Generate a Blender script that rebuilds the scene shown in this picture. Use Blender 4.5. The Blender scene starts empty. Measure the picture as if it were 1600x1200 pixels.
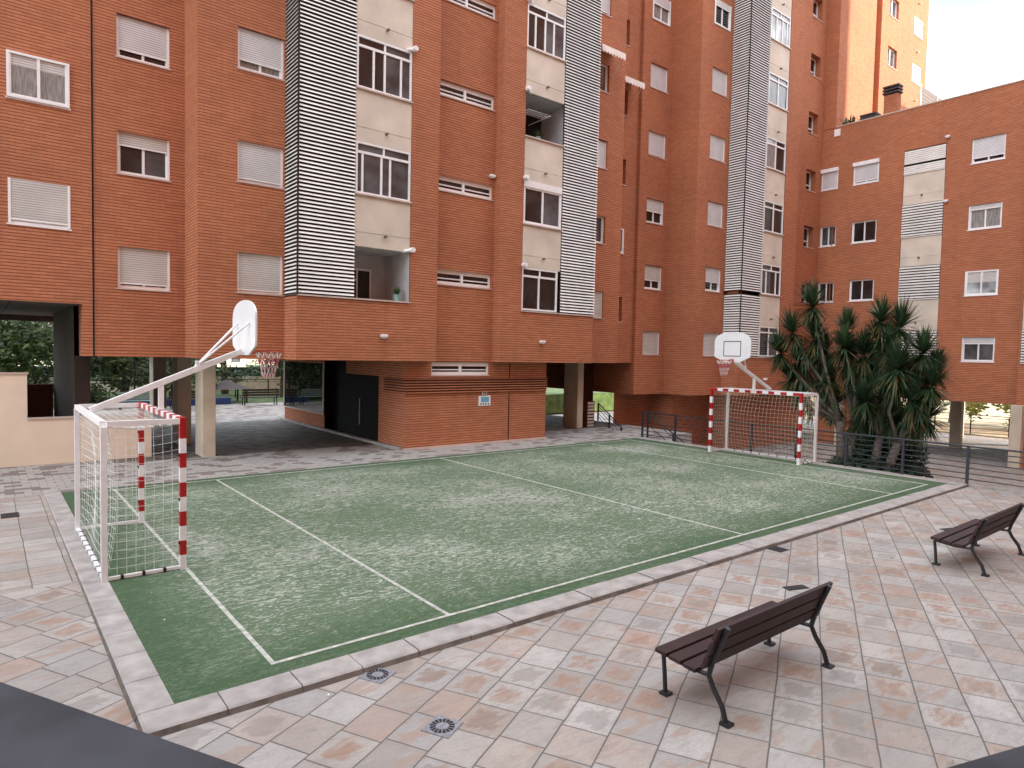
import bpy, bmesh, math, random
from mathutils import Vector, Matrix
random.seed(7)
R = math.radians
scene = bpy.context.scene
C = scene.collection

# ------------------------------------------------------------------ camera
cam_d = bpy.data.cameras.new('camera'); cam = bpy.data.objects.new('camera', cam_d); C.objects.link(cam)
scene.camera = cam
cam_d.sensor_width = 36; cam_d.lens = 36*1036.126/1600; cam_d.clip_end = 2000; cam_d.clip_start = .05
yaw, pitch, roll = .895004263, -.0456052, .021338412
fw = Vector((math.cos(yaw)*math.cos(pitch), math.sin(yaw)*math.cos(pitch), math.sin(pitch)))
r0 = Vector((math.sin(yaw), -math.cos(yaw), 0)); u0 = r0.cross(fw)
rr = r0*math.cos(roll)+u0*math.sin(roll); uu = -r0*math.sin(roll)+u0*math.cos(roll)
m = Matrix((rr, uu, -fw)).transposed().to_4x4(); m.translation = Vector((-2.17155, -6.30979, 3.04327))
cam.matrix_world = m

# ------------------------------------------------------------------ light
SUN_AZ = Vector((.66, -.75, 0)).normalized(); SUN_EL = R(17)
W = bpy.data.worlds.new('World'); scene.world = W; W.use_nodes = True
nt = W.node_tree; nt.nodes.clear()
sky = nt.nodes.new('ShaderNodeTexSky'); sky.sky_type = 'NISHITA'; sky.sun_disc = False
sky.sun_elevation = SUN_EL; sky.sun_rotation = math.atan2(SUN_AZ.x, SUN_AZ.y); sky.altitude = 50
sky.air_density = 1.0; sky.dust_density = 1.0; sky.ozone_density = 1.0
bg = nt.nodes.new('ShaderNodeBackground'); bg.inputs[1].default_value = .10
ow = nt.nodes.new('ShaderNodeOutputWorld')
# thin bright cloud over most of the sky
wtc = nt.nodes.new('ShaderNodeTexCoord'); wn = nt.nodes.new('ShaderNodeTexNoise'); wn.inputs['Scale'].default_value = 2.2; wn.inputs['Detail'].default_value = 7
wmp = nt.nodes.new('ShaderNodeMapping'); wmp.inputs['Scale'].default_value = (1, 1, 2.6); nt.links.new(wtc.outputs['Generated'], wmp.inputs[0]); nt.links.new(wmp.outputs[0], wn.inputs['Vector'])
wr = nt.nodes.new('ShaderNodeValToRGB'); wr.color_ramp.elements[0].position = .34; wr.color_ramp.elements[1].position = .55
wr.color_ramp.elements[0].color = (.12, .12, .12, 1); wr.color_ramp.elements[1].color = (1, 1, 1, 1); nt.links.new(wn.outputs[0], wr.inputs[0])
wm = nt.nodes.new('ShaderNodeMix'); wm.data_type = 'RGBA'; wm.inputs[7].default_value = (5.95, 6.15, 6.4, 1)
wd = nt.nodes.new('ShaderNodeVectorMath'); wd.operation = 'DOT_PRODUCT'; wd.inputs[1].default_value = (.83, .24, .50); nt.links.new(wtc.outputs['Generated'], wd.inputs[0])
wg = nt.nodes.new('ShaderNodeValToRGB'); wg.color_ramp.elements[0].position = .965; wg.color_ramp.elements[1].position = .993
wg.color_ramp.elements[0].color = (1, 1, 1, 1); wg.color_ramp.elements[1].color = (.0, .0, .0, 1); nt.links.new(wd.outputs['Value'], wg.inputs[0])
wx = nt.nodes.new('ShaderNodeMath'); wx.operation = 'MULTIPLY'; nt.links.new(wr.outputs[0], wx.inputs[0]); nt.links.new(wg.outputs[0], wx.inputs[1])
nt.links.new(wx.outputs[0], wm.inputs[0]); nt.links.new(sky.outputs[0], wm.inputs[6])
nt.links.new(wm.outputs[2], bg.inputs[0]); nt.links.new(bg.outputs[0], ow.inputs[0])
sl = bpy.data.lights.new('sun', 'SUN'); sl.energy = 2.0; sl.angle = R(.6); sl.color = (1, .86, .72)
so = bpy.data.objects.new('sun', sl); C.objects.link(so)
sd = Vector((SUN_AZ.x*math.cos(SUN_EL), SUN_AZ.y*math.cos(SUN_EL), math.sin(SUN_EL)))
so.rotation_euler = sd.to_track_quat('Z', 'Y').to_euler()
scene.view_settings.view_transform = 'Standard'; scene.view_settings.look = 'None'
scene.view_settings.exposure = 2.5; scene.view_settings.gamma = 1
scene.render.engine = 'CYCLES'
scene.cycles.max_bounces = 8; scene.cycles.diffuse_bounces = 5

# ------------------------------------------------------------------ materials
def new_mat(name):
    mt = bpy.data.materials.new(name); mt.use_nodes = True
    n = mt.node_tree; b = n.nodes['Principled BSDF']
    return mt, n, b
def plain(name, col, rough=.6, metal=0, noise=.12, scale=3, bump=0, coat=0, spec=.5):
    mt, n, b = new_mat(name)
    b.inputs['Roughness'].default_value = rough; b.inputs['Metallic'].default_value = metal
    b.inputs['Coat Weight'].default_value = coat
    b.inputs['Specular IOR Level'].default_value = spec
    if noise:
        tc = n.nodes.new('ShaderNodeTexCoord'); nz = n.nodes.new('ShaderNodeTexNoise')
        nz.inputs['Scale'].default_value = scale; nz.inputs['Detail'].default_value = 6
        n.links.new(tc.outputs['Object'], nz.inputs['Vector'])
        rp = n.nodes.new('ShaderNodeValToRGB')
        lo = [max(0, c*(1-noise*1.4)) for c in col]; hi = [min(1, c*(1+noise)) for c in col]
        rp.color_ramp.elements[0].position = .3; rp.color_ramp.elements[1].position = .72
        rp.color_ramp.elements[0].color = (*lo, 1); rp.color_ramp.elements[1].color = (*hi, 1)
        n.links.new(nz.outputs[0], rp.inputs[0]); n.links.new(rp.outputs[0], b.inputs['Base Color'])
        if bump:
            bp = n.nodes.new('ShaderNodeBump'); bp.inputs['Strength'].default_value = bump; bp.inputs['Distance'].default_value = .02
            n.links.new(nz.outputs[0], bp.inputs['Height']); n.links.new(bp.outputs[0], b.inputs['Normal'])
    else:
        b.inputs['Base Color'].default_value = (*col, 1)
    return mt
def math_node(n, op, a, b_=None, c=None):
    x = n.nodes.new('ShaderNodeMath'); x.operation = op
    for i, v in enumerate((a, b_, c)):
        if v is None: continue
        if isinstance(v, (int, float)): x.inputs[i].default_value = v
        else: n.links.new(v, x.inputs[i])
    return x.outputs[0]
def mix(n, f, a, b_, mode='MIX'):
    x = n.nodes.new('ShaderNodeMix'); x.data_type = 'RGBA'; x.blend_type = mode
    for s, v in ((x.inputs[0], f), (x.inputs[6], a), (x.inputs[7], b_)):
        if isinstance(v, (int, float)): s.default_value = v
        elif isinstance(v, tuple): s.default_value = (*v, 1)
        else: n.links.new(v, s)
    return x.outputs[2]
def noise(n, vec, scale, detail=5, rough=.55, dist=0):
    x = n.nodes.new('ShaderNodeTexNoise'); x.inputs['Scale'].default_value = scale; x.inputs['Detail'].default_value = detail
    x.inputs['Roughness'].default_value = rough; x.inputs['Distortion'].default_value = dist
    n.links.new(vec, x.inputs['Vector']); return x.outputs[0]
def ramp(n, f, p0, p1, c0=(0, 0, 0), c1=(1, 1, 1)):
    x = n.nodes.new('ShaderNodeValToRGB'); e = x.color_ramp.elements
    e[0].position, e[1].position = p0, p1; e[0].color = (*c0, 1); e[1].color = (*c1, 1)
    n.links.new(f, x.inputs[0]); return x.outputs[0]
def brick_mat(name, c1, c2, mortar):
    mt, n, b = new_mat(name)
    g = n.nodes.new('ShaderNodeNewGeometry'); sx = n.nodes.new('ShaderNodeSeparateXYZ'); n.links.new(g.outputs['Position'], sx.inputs[0])
    u = math_node(n, 'ADD', sx.outputs[0], sx.outputs[1])
    cb = n.nodes.new('ShaderNodeCombineXYZ'); n.links.new(u, cb.inputs[0]); n.links.new(sx.outputs[2], cb.inputs[1])
    bt = n.nodes.new('ShaderNodeTexBrick'); n.links.new(cb.outputs[0], bt.inputs['Vector'])
    bt.inputs['Scale'].default_value = 1; bt.inputs['Brick Width'].default_value = .29; bt.inputs['Row Height'].default_value = .0785
    bt.inputs['Mortar Size'].default_value = .007; bt.inputs['Mortar Smooth'].default_value = .25; bt.inputs['Bias'].default_value = 0
    bt.inputs['Color1'].default_value = (*c1, 1); bt.inputs['Color2'].default_value = (*c2, 1); bt.inputs['Mortar'].default_value = (*c1, 1)
    # horizontal joints are raked deep and read much darker than the upright ones
    row = math_node(n, 'FRACT', math_node(n, 'DIVIDE', sx.outputs[2], .0785))
    d = math_node(n, 'ABSOLUTE', math_node(n, 'SUBTRACT', row, .5))
    hj = ramp(n, d, .30, .42)
    nz1 = noise(n, g.outputs['Position'], .35, 4); nz2 = noise(n, cb.outputs[0], 9, 3)
    col = bt.outputs['Color']
    vj = math_node(n, 'MULTIPLY', bt.outputs['Fac'], .35)
    col = mix(n, vj, col, mortar)
    jm = math_node(n, 'MULTIPLY', hj, ramp(n, nz2, .25, .6, (.6, .6, .6), (1, 1, 1)))
    col = mix(n, math_node(n, 'MULTIPLY', jm, .82), col, mortar)
    col = mix(n, ramp(n, nz1, .3, .7), mix(n, .24, col, (.14, .06, .045)), col)
    col = mix(n, ramp(n, noise(n, g.outputs['Position'], 1.7, 6, .7), .62, .8, (0, 0, 0), (.3, .3, .3)), col, (.42, .26, .2))
    sk = n.nodes.new('ShaderNodeCombineXYZ'); n.links.new(u, sk.inputs[0]); n.links.new(math_node(n, 'MULTIPLY', sx.outputs[2], .10), sk.inputs[1])
    col = mix(n, ramp(n, noise(n, sk.outputs[0], 2.6, 5, .6), .56, .74, (0, 0, 0), (.26, .26, .26)), col, (.16, .075, .055))
    n.links.new(col, b.inputs['Base Color']); b.inputs['Roughness'].default_value = .85; b.inputs['Specular IOR Level'].default_value = .25
    bp = n.nodes.new('ShaderNodeBump'); bp.inputs['Strength'].default_value = .5; bp.inputs['Distance'].default_value = .012; bp.invert = True
    n.links.new(jm, bp.inputs['Height']); n.links.new(bp.outputs[0], b.inputs['Normal'])
    return mt
M = {}
M['brick'] = brick_mat('red_brick', (.585, .232, .120), (.50, .186, .092), (.12, .042, .027))
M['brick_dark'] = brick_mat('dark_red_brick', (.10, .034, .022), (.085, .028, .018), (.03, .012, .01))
M['pier'] = plain('dark_brown_shade', (.035, .023, .017), .9, noise=.1)  # brown taken near black; the passage's deep shade is in the colour
M['cream'] = plain('cream_wall_paint', (.80, .67, .53), .85, noise=.08, scale=1)
M['kerb_face'] = plain('kerb_face_dirt_shade', (.17, .145, .125), .9, noise=.3, scale=6)  # brown dirt, with the shadow under the kerb put into the same tone
M['beige'] = plain('cream_render', (.68, .61, .52), .85, noise=.1, scale=1.2)
M['pillar'] = plain('beige_concrete', (.60, .53, .42), .85, noise=.1, scale=1.5)
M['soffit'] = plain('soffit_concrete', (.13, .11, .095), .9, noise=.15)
M['white'] = plain('white_lacquer', (.86, .87, .89), .35, noise=.05, scale=8)
M['frame'] = plain('window_white', (.88, .88, .89), .4, noise=.04, scale=6)
M['slat'] = plain('louvre_white', (.86, .85, .82), .5, noise=.08, scale=2)
M['dark'] = plain('dark_void', (.022, .02, .02), .9, noise=0)
M['stone'] = plain('sill_stone', (.58, .47, .41), .7, noise=.1)
M['balcony'] = plain('balcony_plaster', (.52, .52, .53), .8, noise=.08)
M['wood'] = plain('bench_brown', (.028, .0075, .0075), .6, noise=.35, scale=5)
M['iron'] = plain('bench_iron', (.018, .02, .022), .45, noise=.2, scale=10)
M['rail'] = plain('railing_grey', (.022, .028, .04), .45, noise=.1)
M['rail_dark'] = plain('railing_dark', (.02, .02, .022), .5, noise=.1)
M['red'] = plain('goal_red', (.42, .008, .012), .35, noise=.08, scale=8)
M['hoop'] = plain('hoop_orange', (.50, .045, .02), .4, noise=.1)
M['board'] = plain('backboard_white', (.80, .83, .86), .3, noise=.03)
M['black'] = plain('black_paint', (.012, .012, .012), .5, noise=0)
M['net'] = plain('net_white', (.75, .75, .72), .8, noise=0)
M['net_old'] = plain('net_worn', (.50, .44, .36), .8, noise=0)
M['net_pink'] = plain('net_pink', (.45, .10, .16), .8, noise=0)
M['slate'] = plain('terrace_slate', (.031, .034, .043), .8, noise=.45, scale=1.6, bump=.2)
M['steel'] = plain('drain_steel', (.30, .32, .36), .5, metal=.3, noise=.25, scale=30)
M['kerb'] = plain('kerb_stone', (.38, .36, .345), .85, noise=.2, scale=4, bump=.08)
M['line'] = plain('line_paint', (.48, .50, .45), .8, noise=.3, scale=9)
M['chim'] = plain('chimney_slats', (.05, .04, .04), .7, noise=.1)
M['metal_grey'] = plain('mesh_grey', (.20, .18, .17), .7, noise=.1)
M['door'] = plain('black_door', (.006, .006, .007), .7, noise=0, spec=.15)
M['pipe'] = plain('pipe_white', (.7, .68, .64), .5, noise=.05)
M['blue'] = plain('blue_paint', (.02, .07, .25), .5, noise=.15)
M['teal'] = plain('teal_paint', (.25, .42, .40), .5, noise=.1)
M['awn'] = plain('awning_cloth', (.82, .74, .68), .8, noise=.1)
M['sandwall'] = plain('boundary_cream', (.62, .56, .46), .85, noise=.1)
M['greenfence'] = plain('green_screen', (.02, .05, .04), .8, noise=.3, scale=2)
M['grassy'] = plain('lawn', (.07, .12, .03), .95, noise=.4, scale=2)
M['sand'] = plain('park_earth', (.45, .36, .22), .95, noise=.25, scale=.7)
M['bark'] = plain('bark', (.12, .095, .07), .9, noise=.35, scale=8, bump=.6)
M['bark_pale'] = plain('yucca_bark', (.15, .125, .10), .9, noise=.35, scale=10, bump=.6)
M['sign_blue'] = plain('sign_blue', (.16, .42, .60), .5, noise=0)
M['yellow'] = plain('blossom', (.5, .4, .1), .8, noise=.1)
def leaf_mat(name, a, b_):
    mt, n, b = new_mat(name)
    oi = n.nodes.new('ShaderNodeTexCoord'); f = noise(n, oi.outputs['Object'], 2.2, 4)
    c = ramp(n, f, .3, .7, a, b_)
    n.links.new(c, b.inputs['Base Color']); b.inputs['Roughness'].default_value = .5
    b.inputs['Specular IOR Level'].default_value = .35
    b.inputs['Transmission Weight'].default_value = 0
    return mt
M['yucca'] = leaf_mat('yucca_leaf', (.018, .046, .024), (.055, .105, .040))
M['yucca_dry'] = leaf_mat('yucca_dry_leaf', (.10, .085, .03), (.18, .15, .06))
M['leaf'] = leaf_mat('tree_leaf', (.03, .07, .02), (.10, .16, .04))
M['leaf_y'] = leaf_mat('tree_leaf_yellow', (.12, .18, .03), (.30, .34, .06))
M['fern'] = leaf_mat('fern_leaf', (.012, .03, .018), (.03, .06, .03))
def glass_mat(name, col, rough=.04, curtain=False):
    mt, n, b = new_mat(name)
    b.inputs['Roughness'].default_value = rough; b.inputs['Specular IOR Level'].default_value = .8
    g = n.nodes.new('ShaderNodeNewGeometry'); sx = n.nodes.new('ShaderNodeSeparateXYZ'); n.links.new(g.outputs['Position'], sx.inputs[0])
    u = math_node(n, 'ADD', sx.outputs[0], sx.outputs[1])
    cb = n.nodes.new('ShaderNodeCombineXYZ'); n.links.new(math_node(n, 'MULTIPLY', u, 1.0), cb.inputs[0])
    n.links.new(math_node(n, 'MULTIPLY', sx.outputs[2], .12), cb.inputs[1])
    if curtain:
        f = noise(n, cb.outputs[0], 22, 3)
        c = ramp(n, f, .3, .7, tuple(x*.45 for x in col), col)
    else:
        f = noise(n, g.outputs['Position'], 1.3, 2)
        c = ramp(n, f, .35, .75, tuple(x*.4 for x in col), tuple(x*1.6 for x in col))
    n.links.new(c, b.inputs['Base Color'])
    return mt
M['glass'] = glass_mat('dark_glass', (.022, .024, .026))
M['glass_grey'] = glass_mat('grey_glass', (.09, .10, .11), .1)
M['curtain'] = glass_mat('curtained_glass', (.36, .36, .35), .12, True)
M['glass_pale'] = glass_mat('pale_glass', (.42, .48, .50), .15)
M['mirror'] = glass_mat('shop_glass', (.012, .014, .014), .02); M['mirror'].node_tree.nodes['Principled BSDF'].inputs['Specular IOR Level'].default_value = 1.0
def shutter_mat(name, col):
    mt, n, b = new_mat(name)
    g = n.nodes.new('ShaderNodeNewGeometry'); sx = n.nodes.new('ShaderNodeSeparateXYZ'); n.links.new(g.outputs['Position'], sx.inputs[0])
    row = math_node(n, 'FRACT', math_node(n, 'DIVIDE', sx.outputs[2], .058))
    j = ramp(n, row, .05, .38, (.34, .34, .36), (1, 1, 1))
    st = ramp(n, noise(n, g.outputs['Position'], 1.6, 4), .35, .75, tuple(c*.84 for c in col), col)
    c = mix(n, 1, st, j, 'MULTIPLY'); n.links.new(c, b.inputs['Base Color']); b.inputs['Roughness'].default_value = .5
    bp = n.nodes.new('ShaderNodeBump'); bp.inputs['Strength'].default_value = .6; bp.inputs['Distance'].default_value = .008
    n.links.new(row, bp.inputs['Height']); n.links.new(bp.outputs[0], b.inputs['Normal'])
    return mt
M['shutter'] = shutter_mat('shutter_slats', (.80, .81, .83))
M['shutter_warm'] = shutter_mat('shutter_slats_cream', (.74, .72, .69))
# paving
def paving_mat(tone=1.0):
    mt, n, b = new_mat('stone_paving')
    g = n.nodes.new('ShaderNodeNewGeometry'); P = g.outputs['Position']
    sx = n.nodes.new('ShaderNodeSeparateXYZ'); n.links.new(P, sx.inputs[0])
    wob = n.nodes.new('ShaderNodeTexNoise'); wob.inputs['Scale'].default_value = 1.3; n.links.new(P, wob.inputs['Vector'])
    def grid(ang, w, h, off=0., loc=0.):
        mp = n.nodes.new('ShaderNodeMapping'); mp.inputs['Rotation'].default_value = (0, 0, ang); mp.inputs['Location'].default_value = (0, loc, 0)
        vm = n.nodes.new('ShaderNodeVectorMath'); vm.operation = 'MULTIPLY_ADD'; vm.inputs[1].default_value = (.035, .035, 0)
        n.links.new(wob.outputs['Color'], vm.inputs[0]); n.links.new(P, vm.inputs[2])
        n.links.new(vm.outputs[0], mp.inputs[0])
        bt = n.nodes.new('ShaderNodeTexBrick'); n.links.new(mp.outputs[0], bt.inputs['Vector'])
        bt.offset = off; bt.inputs['Scale'].default_value = 1; bt.inputs['Brick Width'].default_value = w; bt.inputs['Row Height'].default_value = h
        bt.inputs['Mortar Size'].default_value = .008; bt.inputs['Mortar Smooth'].default_value = .4; bt.inputs['Bias'].default_value = 0
        bt.inputs['Color1'].default_value = (0, 0, 0, 1); bt.inputs['Color2'].default_value = (1, 1, 1, 1); bt.inputs['Mortar'].default_value = (.5, .5, .5, 1)
        return bt.outputs['Color'], bt.outputs['Fac']
    r1, f1 = grid(R(-27), .44, .40, .14, .03); r2, f2 = grid(0, .42, .40); r3, f3 = grid(0, .30, .22, .5)
    axis = math_node(n, 'MAXIMUM', math_node(n, 'MULTIPLY', math_node(n, 'LESS_THAN', sx.outputs[0], -1.15), math_node(n, 'GREATER_THAN', sx.outputs[1], 3.85)), math_node(n, 'GREATER_THAN', sx.outputs[1], 9.9))
    far = math_node(n, 'GREATER_THAN', sx.outputs[1], 10.0)
    rnd = mix(n, far, mix(n, axis, r1, r2), r3); fac = mix(n, far, mix(n, axis, f1, f2), f3)
    rb = n.nodes.new('ShaderNodeRGBToBW'); n.links.new(rnd, rb.inputs[0]); rv = rb.outputs[0]
    # each slab its own stone
    cr = n.nodes.new('ShaderNodeValToRGB'); cr.color_ramp.interpolation = 'CONSTANT'; n.links.new(rv, cr.inputs[0])
    cols = [(0, (.40, .365, .34)), (.13, (.44, .405, .375)), (.26, (.35, .315, .29)), (.38, (.47, .44, .42)), (.50, (.43, .365, .32)), (.60, (.40, .385, .38)), (.72, (.39, .31, .26)), (.79, (.50, .475, .46)), (.88, (.46, .375, .325)), (.95, (.43, .29, .225))]
    e = cr.color_ramp.elements; e[0].position, e[0].color = 0, (*cols[0][1], 1); e[1].position, e[1].color = cols[1][0], (*cols[1][1], 1)
    for p, c in cols[2:]:
        q = e.new(p); q.color = (*c, 1)
    st = n.nodes.new('ShaderNodeMapping'); st.inputs['Rotation'].default_value = (0, 0, R(39)); st.inputs['Scale'].default_value = (1, 3.2, 1); n.links.new(P, st.inputs[0])
    nA = noise(n, P, 1.1, 4); nB = noise(n, st.outputs[0], 4.5, 7, .65, .8); nC = noise(n, P, 34, 4, .7)
    col = cr.outputs[0]
    col = mix(n, ramp(n, nB, .50, .72, (0, 0, 0), (.5, .5, .5)), col, (.24, .20, .17))
    col = mix(n, ramp(n, nB, .30, .42, (.5, .5, .5), (0, 0, 0)), col, (.46, .44, .43))
    col = mix(n, ramp(n, nA, .35, .65, (.35, .35, .35), (0, 0, 0)), col, (.22, .205, .195))
    nD = noise(n, st.outputs[0], 1.9, 6, .6, .4)
    tilew = math_node(n, 'MULTIPLY', ramp(n, nD, .53, .60, (0, 0, 0), (.75, .75, .75)), ramp(n, math_node(n, 'FRACT', math_node(n, 'MULTIPLY', rv, 7.3)), .45, .5))
    col = mix(n, tilew, col, (.36, .225, .155))
    col = mix(n, ramp(n, noise(n, P, .45, 3), .55, .7, (0, 0, 0), (.3, .3, .3)), col, (.40, .405, .41))
    col = mix(n, ramp(n, nC, .3, .7, (.28, .28, .28), (0, 0, 0)), col, (.17, .15, .135))
    mg = n.nodes.new('ShaderNodeMapping'); mg.inputs['Rotation'].default_value = (0, 0, R(-27)); mg.inputs['Location'].default_value = (0, .03, 0)
    vm2 = n.nodes.new('ShaderNodeVectorMath'); vm2.operation = 'MULTIPLY_ADD'; vm2.inputs[1].default_value = (.035, .035, 0)
    n.links.new(wob.outputs['Color'], vm2.inputs[0]); n.links.new(P, vm2.inputs[2]); n.links.new(vm2.outputs[0], mg.inputs[0])
    sg_ = n.nodes.new('ShaderNodeSeparateXYZ'); n.links.new(mg.outputs[0], sg_.inputs[0])
    vrow = math_node(n, 'DIVIDE', sg_.outputs[1], .40)
    even = math_node(n, 'SUBTRACT', 1.0, math_node(n, 'FLOORED_MODULO', math_node(n, 'FLOOR', vrow), 2.0))
    lx = math_node(n, 'ABSOLUTE', math_node(n, 'SUBTRACT', math_node(n, 'FRACT', math_node(n, 'DIVIDE', math_node(n, 'ADD', sg_.outputs[0], math_node(n, 'MULTIPLY', even, .14*.44)), .44)), .5))
    ly = math_node(n, 'ABSOLUTE', math_node(n, 'SUBTRACT', math_node(n, 'FRACT', vrow), .5))
    rim = math_node(n, 'ADD', math_node(n, 'MAXIMUM', lx, ly), math_node(n, 'MULTIPLY', math_node(n, 'SUBTRACT', noise(n, st.outputs[0], 4.2, 7, .7, .6), .5), .8))
    near_ = math_node(n, 'SUBTRACT', 1.0, axis)
    inner = math_node(n, 'MULTIPLY', ramp(n, rim, .26, .34, (1, 1, 1), (0, 0, 0)), near_)
    pick = math_node(n, 'GREATER_THAN', math_node(n, 'FRACT', math_node(n, 'MULTIPLY', rv, 13.7)), .68)
    pick2 = math_node(n, 'GREATER_THAN', math_node(n, 'FRACT', math_node(n, 'MULTIPLY', rv, 29.3)), .80)
    col = mix(n, math_node(n, 'MULTIPLY', math_node(n, 'MULTIPLY', inner, pick), ramp(n, nB, .35, .6, (.3, .3, .3), (.85, .85, .85))), col, (.30, .165, .10))
    col = mix(n, math_node(n, 'MULTIPLY', math_node(n, 'MULTIPLY', inner, pick2), .45), col, (.20, .18, .16))
    col = mix(n, math_node(n, 'MULTIPLY', ramp(n, rim, .40, .60), math_node(n, 'MULTIPLY', near_, .5)), col, (.27, .25, .235))
    # damp grime patches running across several slabs
    col = mix(n, ramp(n, noise(n, P, .8, 7, .72, .5), .57, .70, (0, 0, 0), (.42, .42, .42)), col, (.20, .178, .16))
    # the strip along the buildings: pale slabs with scattered dark brown ones
    darkb = math_node(n, 'MULTIPLY', far, math_node(n, 'GREATER_THAN', rv, .70))
    col = mix(n, math_node(n, 'MULTIPLY', far, .5), col, (.40, .385, .38))
    col = mix(n, math_node(n, 'MULTIPLY', darkb, .75), col, (.145, .10, .085))
    col = mix(n, math_node(n, 'MULTIPLY', fac, .9), col, (.11, .098, .088))
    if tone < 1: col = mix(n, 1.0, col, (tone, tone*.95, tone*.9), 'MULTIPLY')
    hs = n.nodes.new('ShaderNodeHueSaturation'); hs.inputs['Saturation'].default_value = .74; n.links.new(col, hs.inputs['Color']); col = mix(n, 1.0, hs.outputs[0], (1.0, 1.005, .985), 'MULTIPLY')
    n.links.new(col, b.inputs['Base Color'])
    rg = ramp(n, nB, .3, .8, (.62, .62, .62), (.85, .85, .85)); n.links.new(rg, b.inputs['Roughness']); b.inputs['Specular IOR Level'].default_value = .35
    hgt = math_node(n, 'ADD', math_node(n, 'MULTIPLY', fac, -1.0), math_node(n, 'MULTIPLY', nB, .8))
    bp = n.nodes.new('ShaderNodeBump'); bp.inputs['Strength'].default_value = .5; bp.inputs['Distance'].default_value = .012
    n.links.new(hgt, bp.inputs['Height']); n.links.new(bp.outputs[0], b.inputs['Normal'])
    return mt
M['paving'] = paving_mat()
M['paving_shaded'] = paving_mat(.4)  # same paving darkened; the undercroft's shade is put into its colour
def turf_mat():
    mt, n, b = new_mat('worn_turf')
    g = n.nodes.new('ShaderNodeNewGeometry'); P = g.outputs['Position']
    sx = n.nodes.new('ShaderNodeSeparateXYZ'); n.links.new(P, sx.inputs[0])
    mp = n.nodes.new('ShaderNodeMapping'); mp.inputs['Rotation'].default_value = (0, 0, R(36)); mp.inputs['Scale'].default_value = (1, 2.6, 1); n.links.new(P, mp.inputs[0])
    a = noise(n, mp.outputs[0], 3.9, 6, .70, 2.4); a2 = noise(n, mp.outputs[0], 9.5, 5, .72, 2.0)
    big = noise(n, P, .33, 3); fine = noise(n, P, 90, 2, .7)
    dx = math_node(n, 'MINIMUM', math_node(n, 'SUBTRACT', sx.outputs[0], -.92), math_node(n, 'SUBTRACT', 16.9, sx.outputs[0]))
    dy = math_node(n, 'MINIMUM', math_node(n, 'SUBTRACT', sx.outputs[1], -.25), math_node(n, 'SUBTRACT', 10.0, sx.outputs[1]))
    edge = ramp(n, math_node(n, 'DIVIDE', math_node(n, 'MINIMUM', dx, dy), 1.6), .12, .8)
    wear = math_node(n, 'ADD', math_node(n, 'MULTIPLY', a, .66), math_node(n, 'MULTIPLY', a2, .42))
    wear = math_node(n, 'ADD', wear, math_node(n, 'MULTIPLY', big, .26))
    wf = math_node(n, 'MULTIPLY', ramp(n, wear, .665, .745), ramp(n, edge, 0, 1, (.12, .12, .12), (1, 1, 1)))
    col = mix(n, ramp(n, a2, .3, .7), (.058, .112, .054), (.128, .198, .112))
    col = mix(n, math_node(n, 'MULTIPLY', math_node(n, 'SUBTRACT', 1.0, edge), .6), col, (.052, .092, .050))
    col = mix(n, math_node(n, 'MULTIPLY', edge, .20), col, (.26, .29, .24))
    col = mix(n, math_node(n, 'MULTIPLY', wf, .88), col, (.50, .52, .46))
    col = mix(n, ramp(n, fine, .35, .65, (.25, .25, .25), (0, 0, 0)), col, (.04, .07, .035))
    n.links.new(col, b.inputs['Base Color']); b.inputs['Roughness'].default_value = .95; b.inputs['Specular IOR Level'].default_value = .15
    bp = n.nodes.new('ShaderNodeBump'); bp.inputs['Strength'].default_value = .5; bp.inputs['Distance'].default_value = .02
    n.links.new(wear, bp.inputs['Height']); n.links.new(bp.outputs[0], b.inputs['Normal'])
    return mt
M['turf'] = turf_mat()

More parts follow.
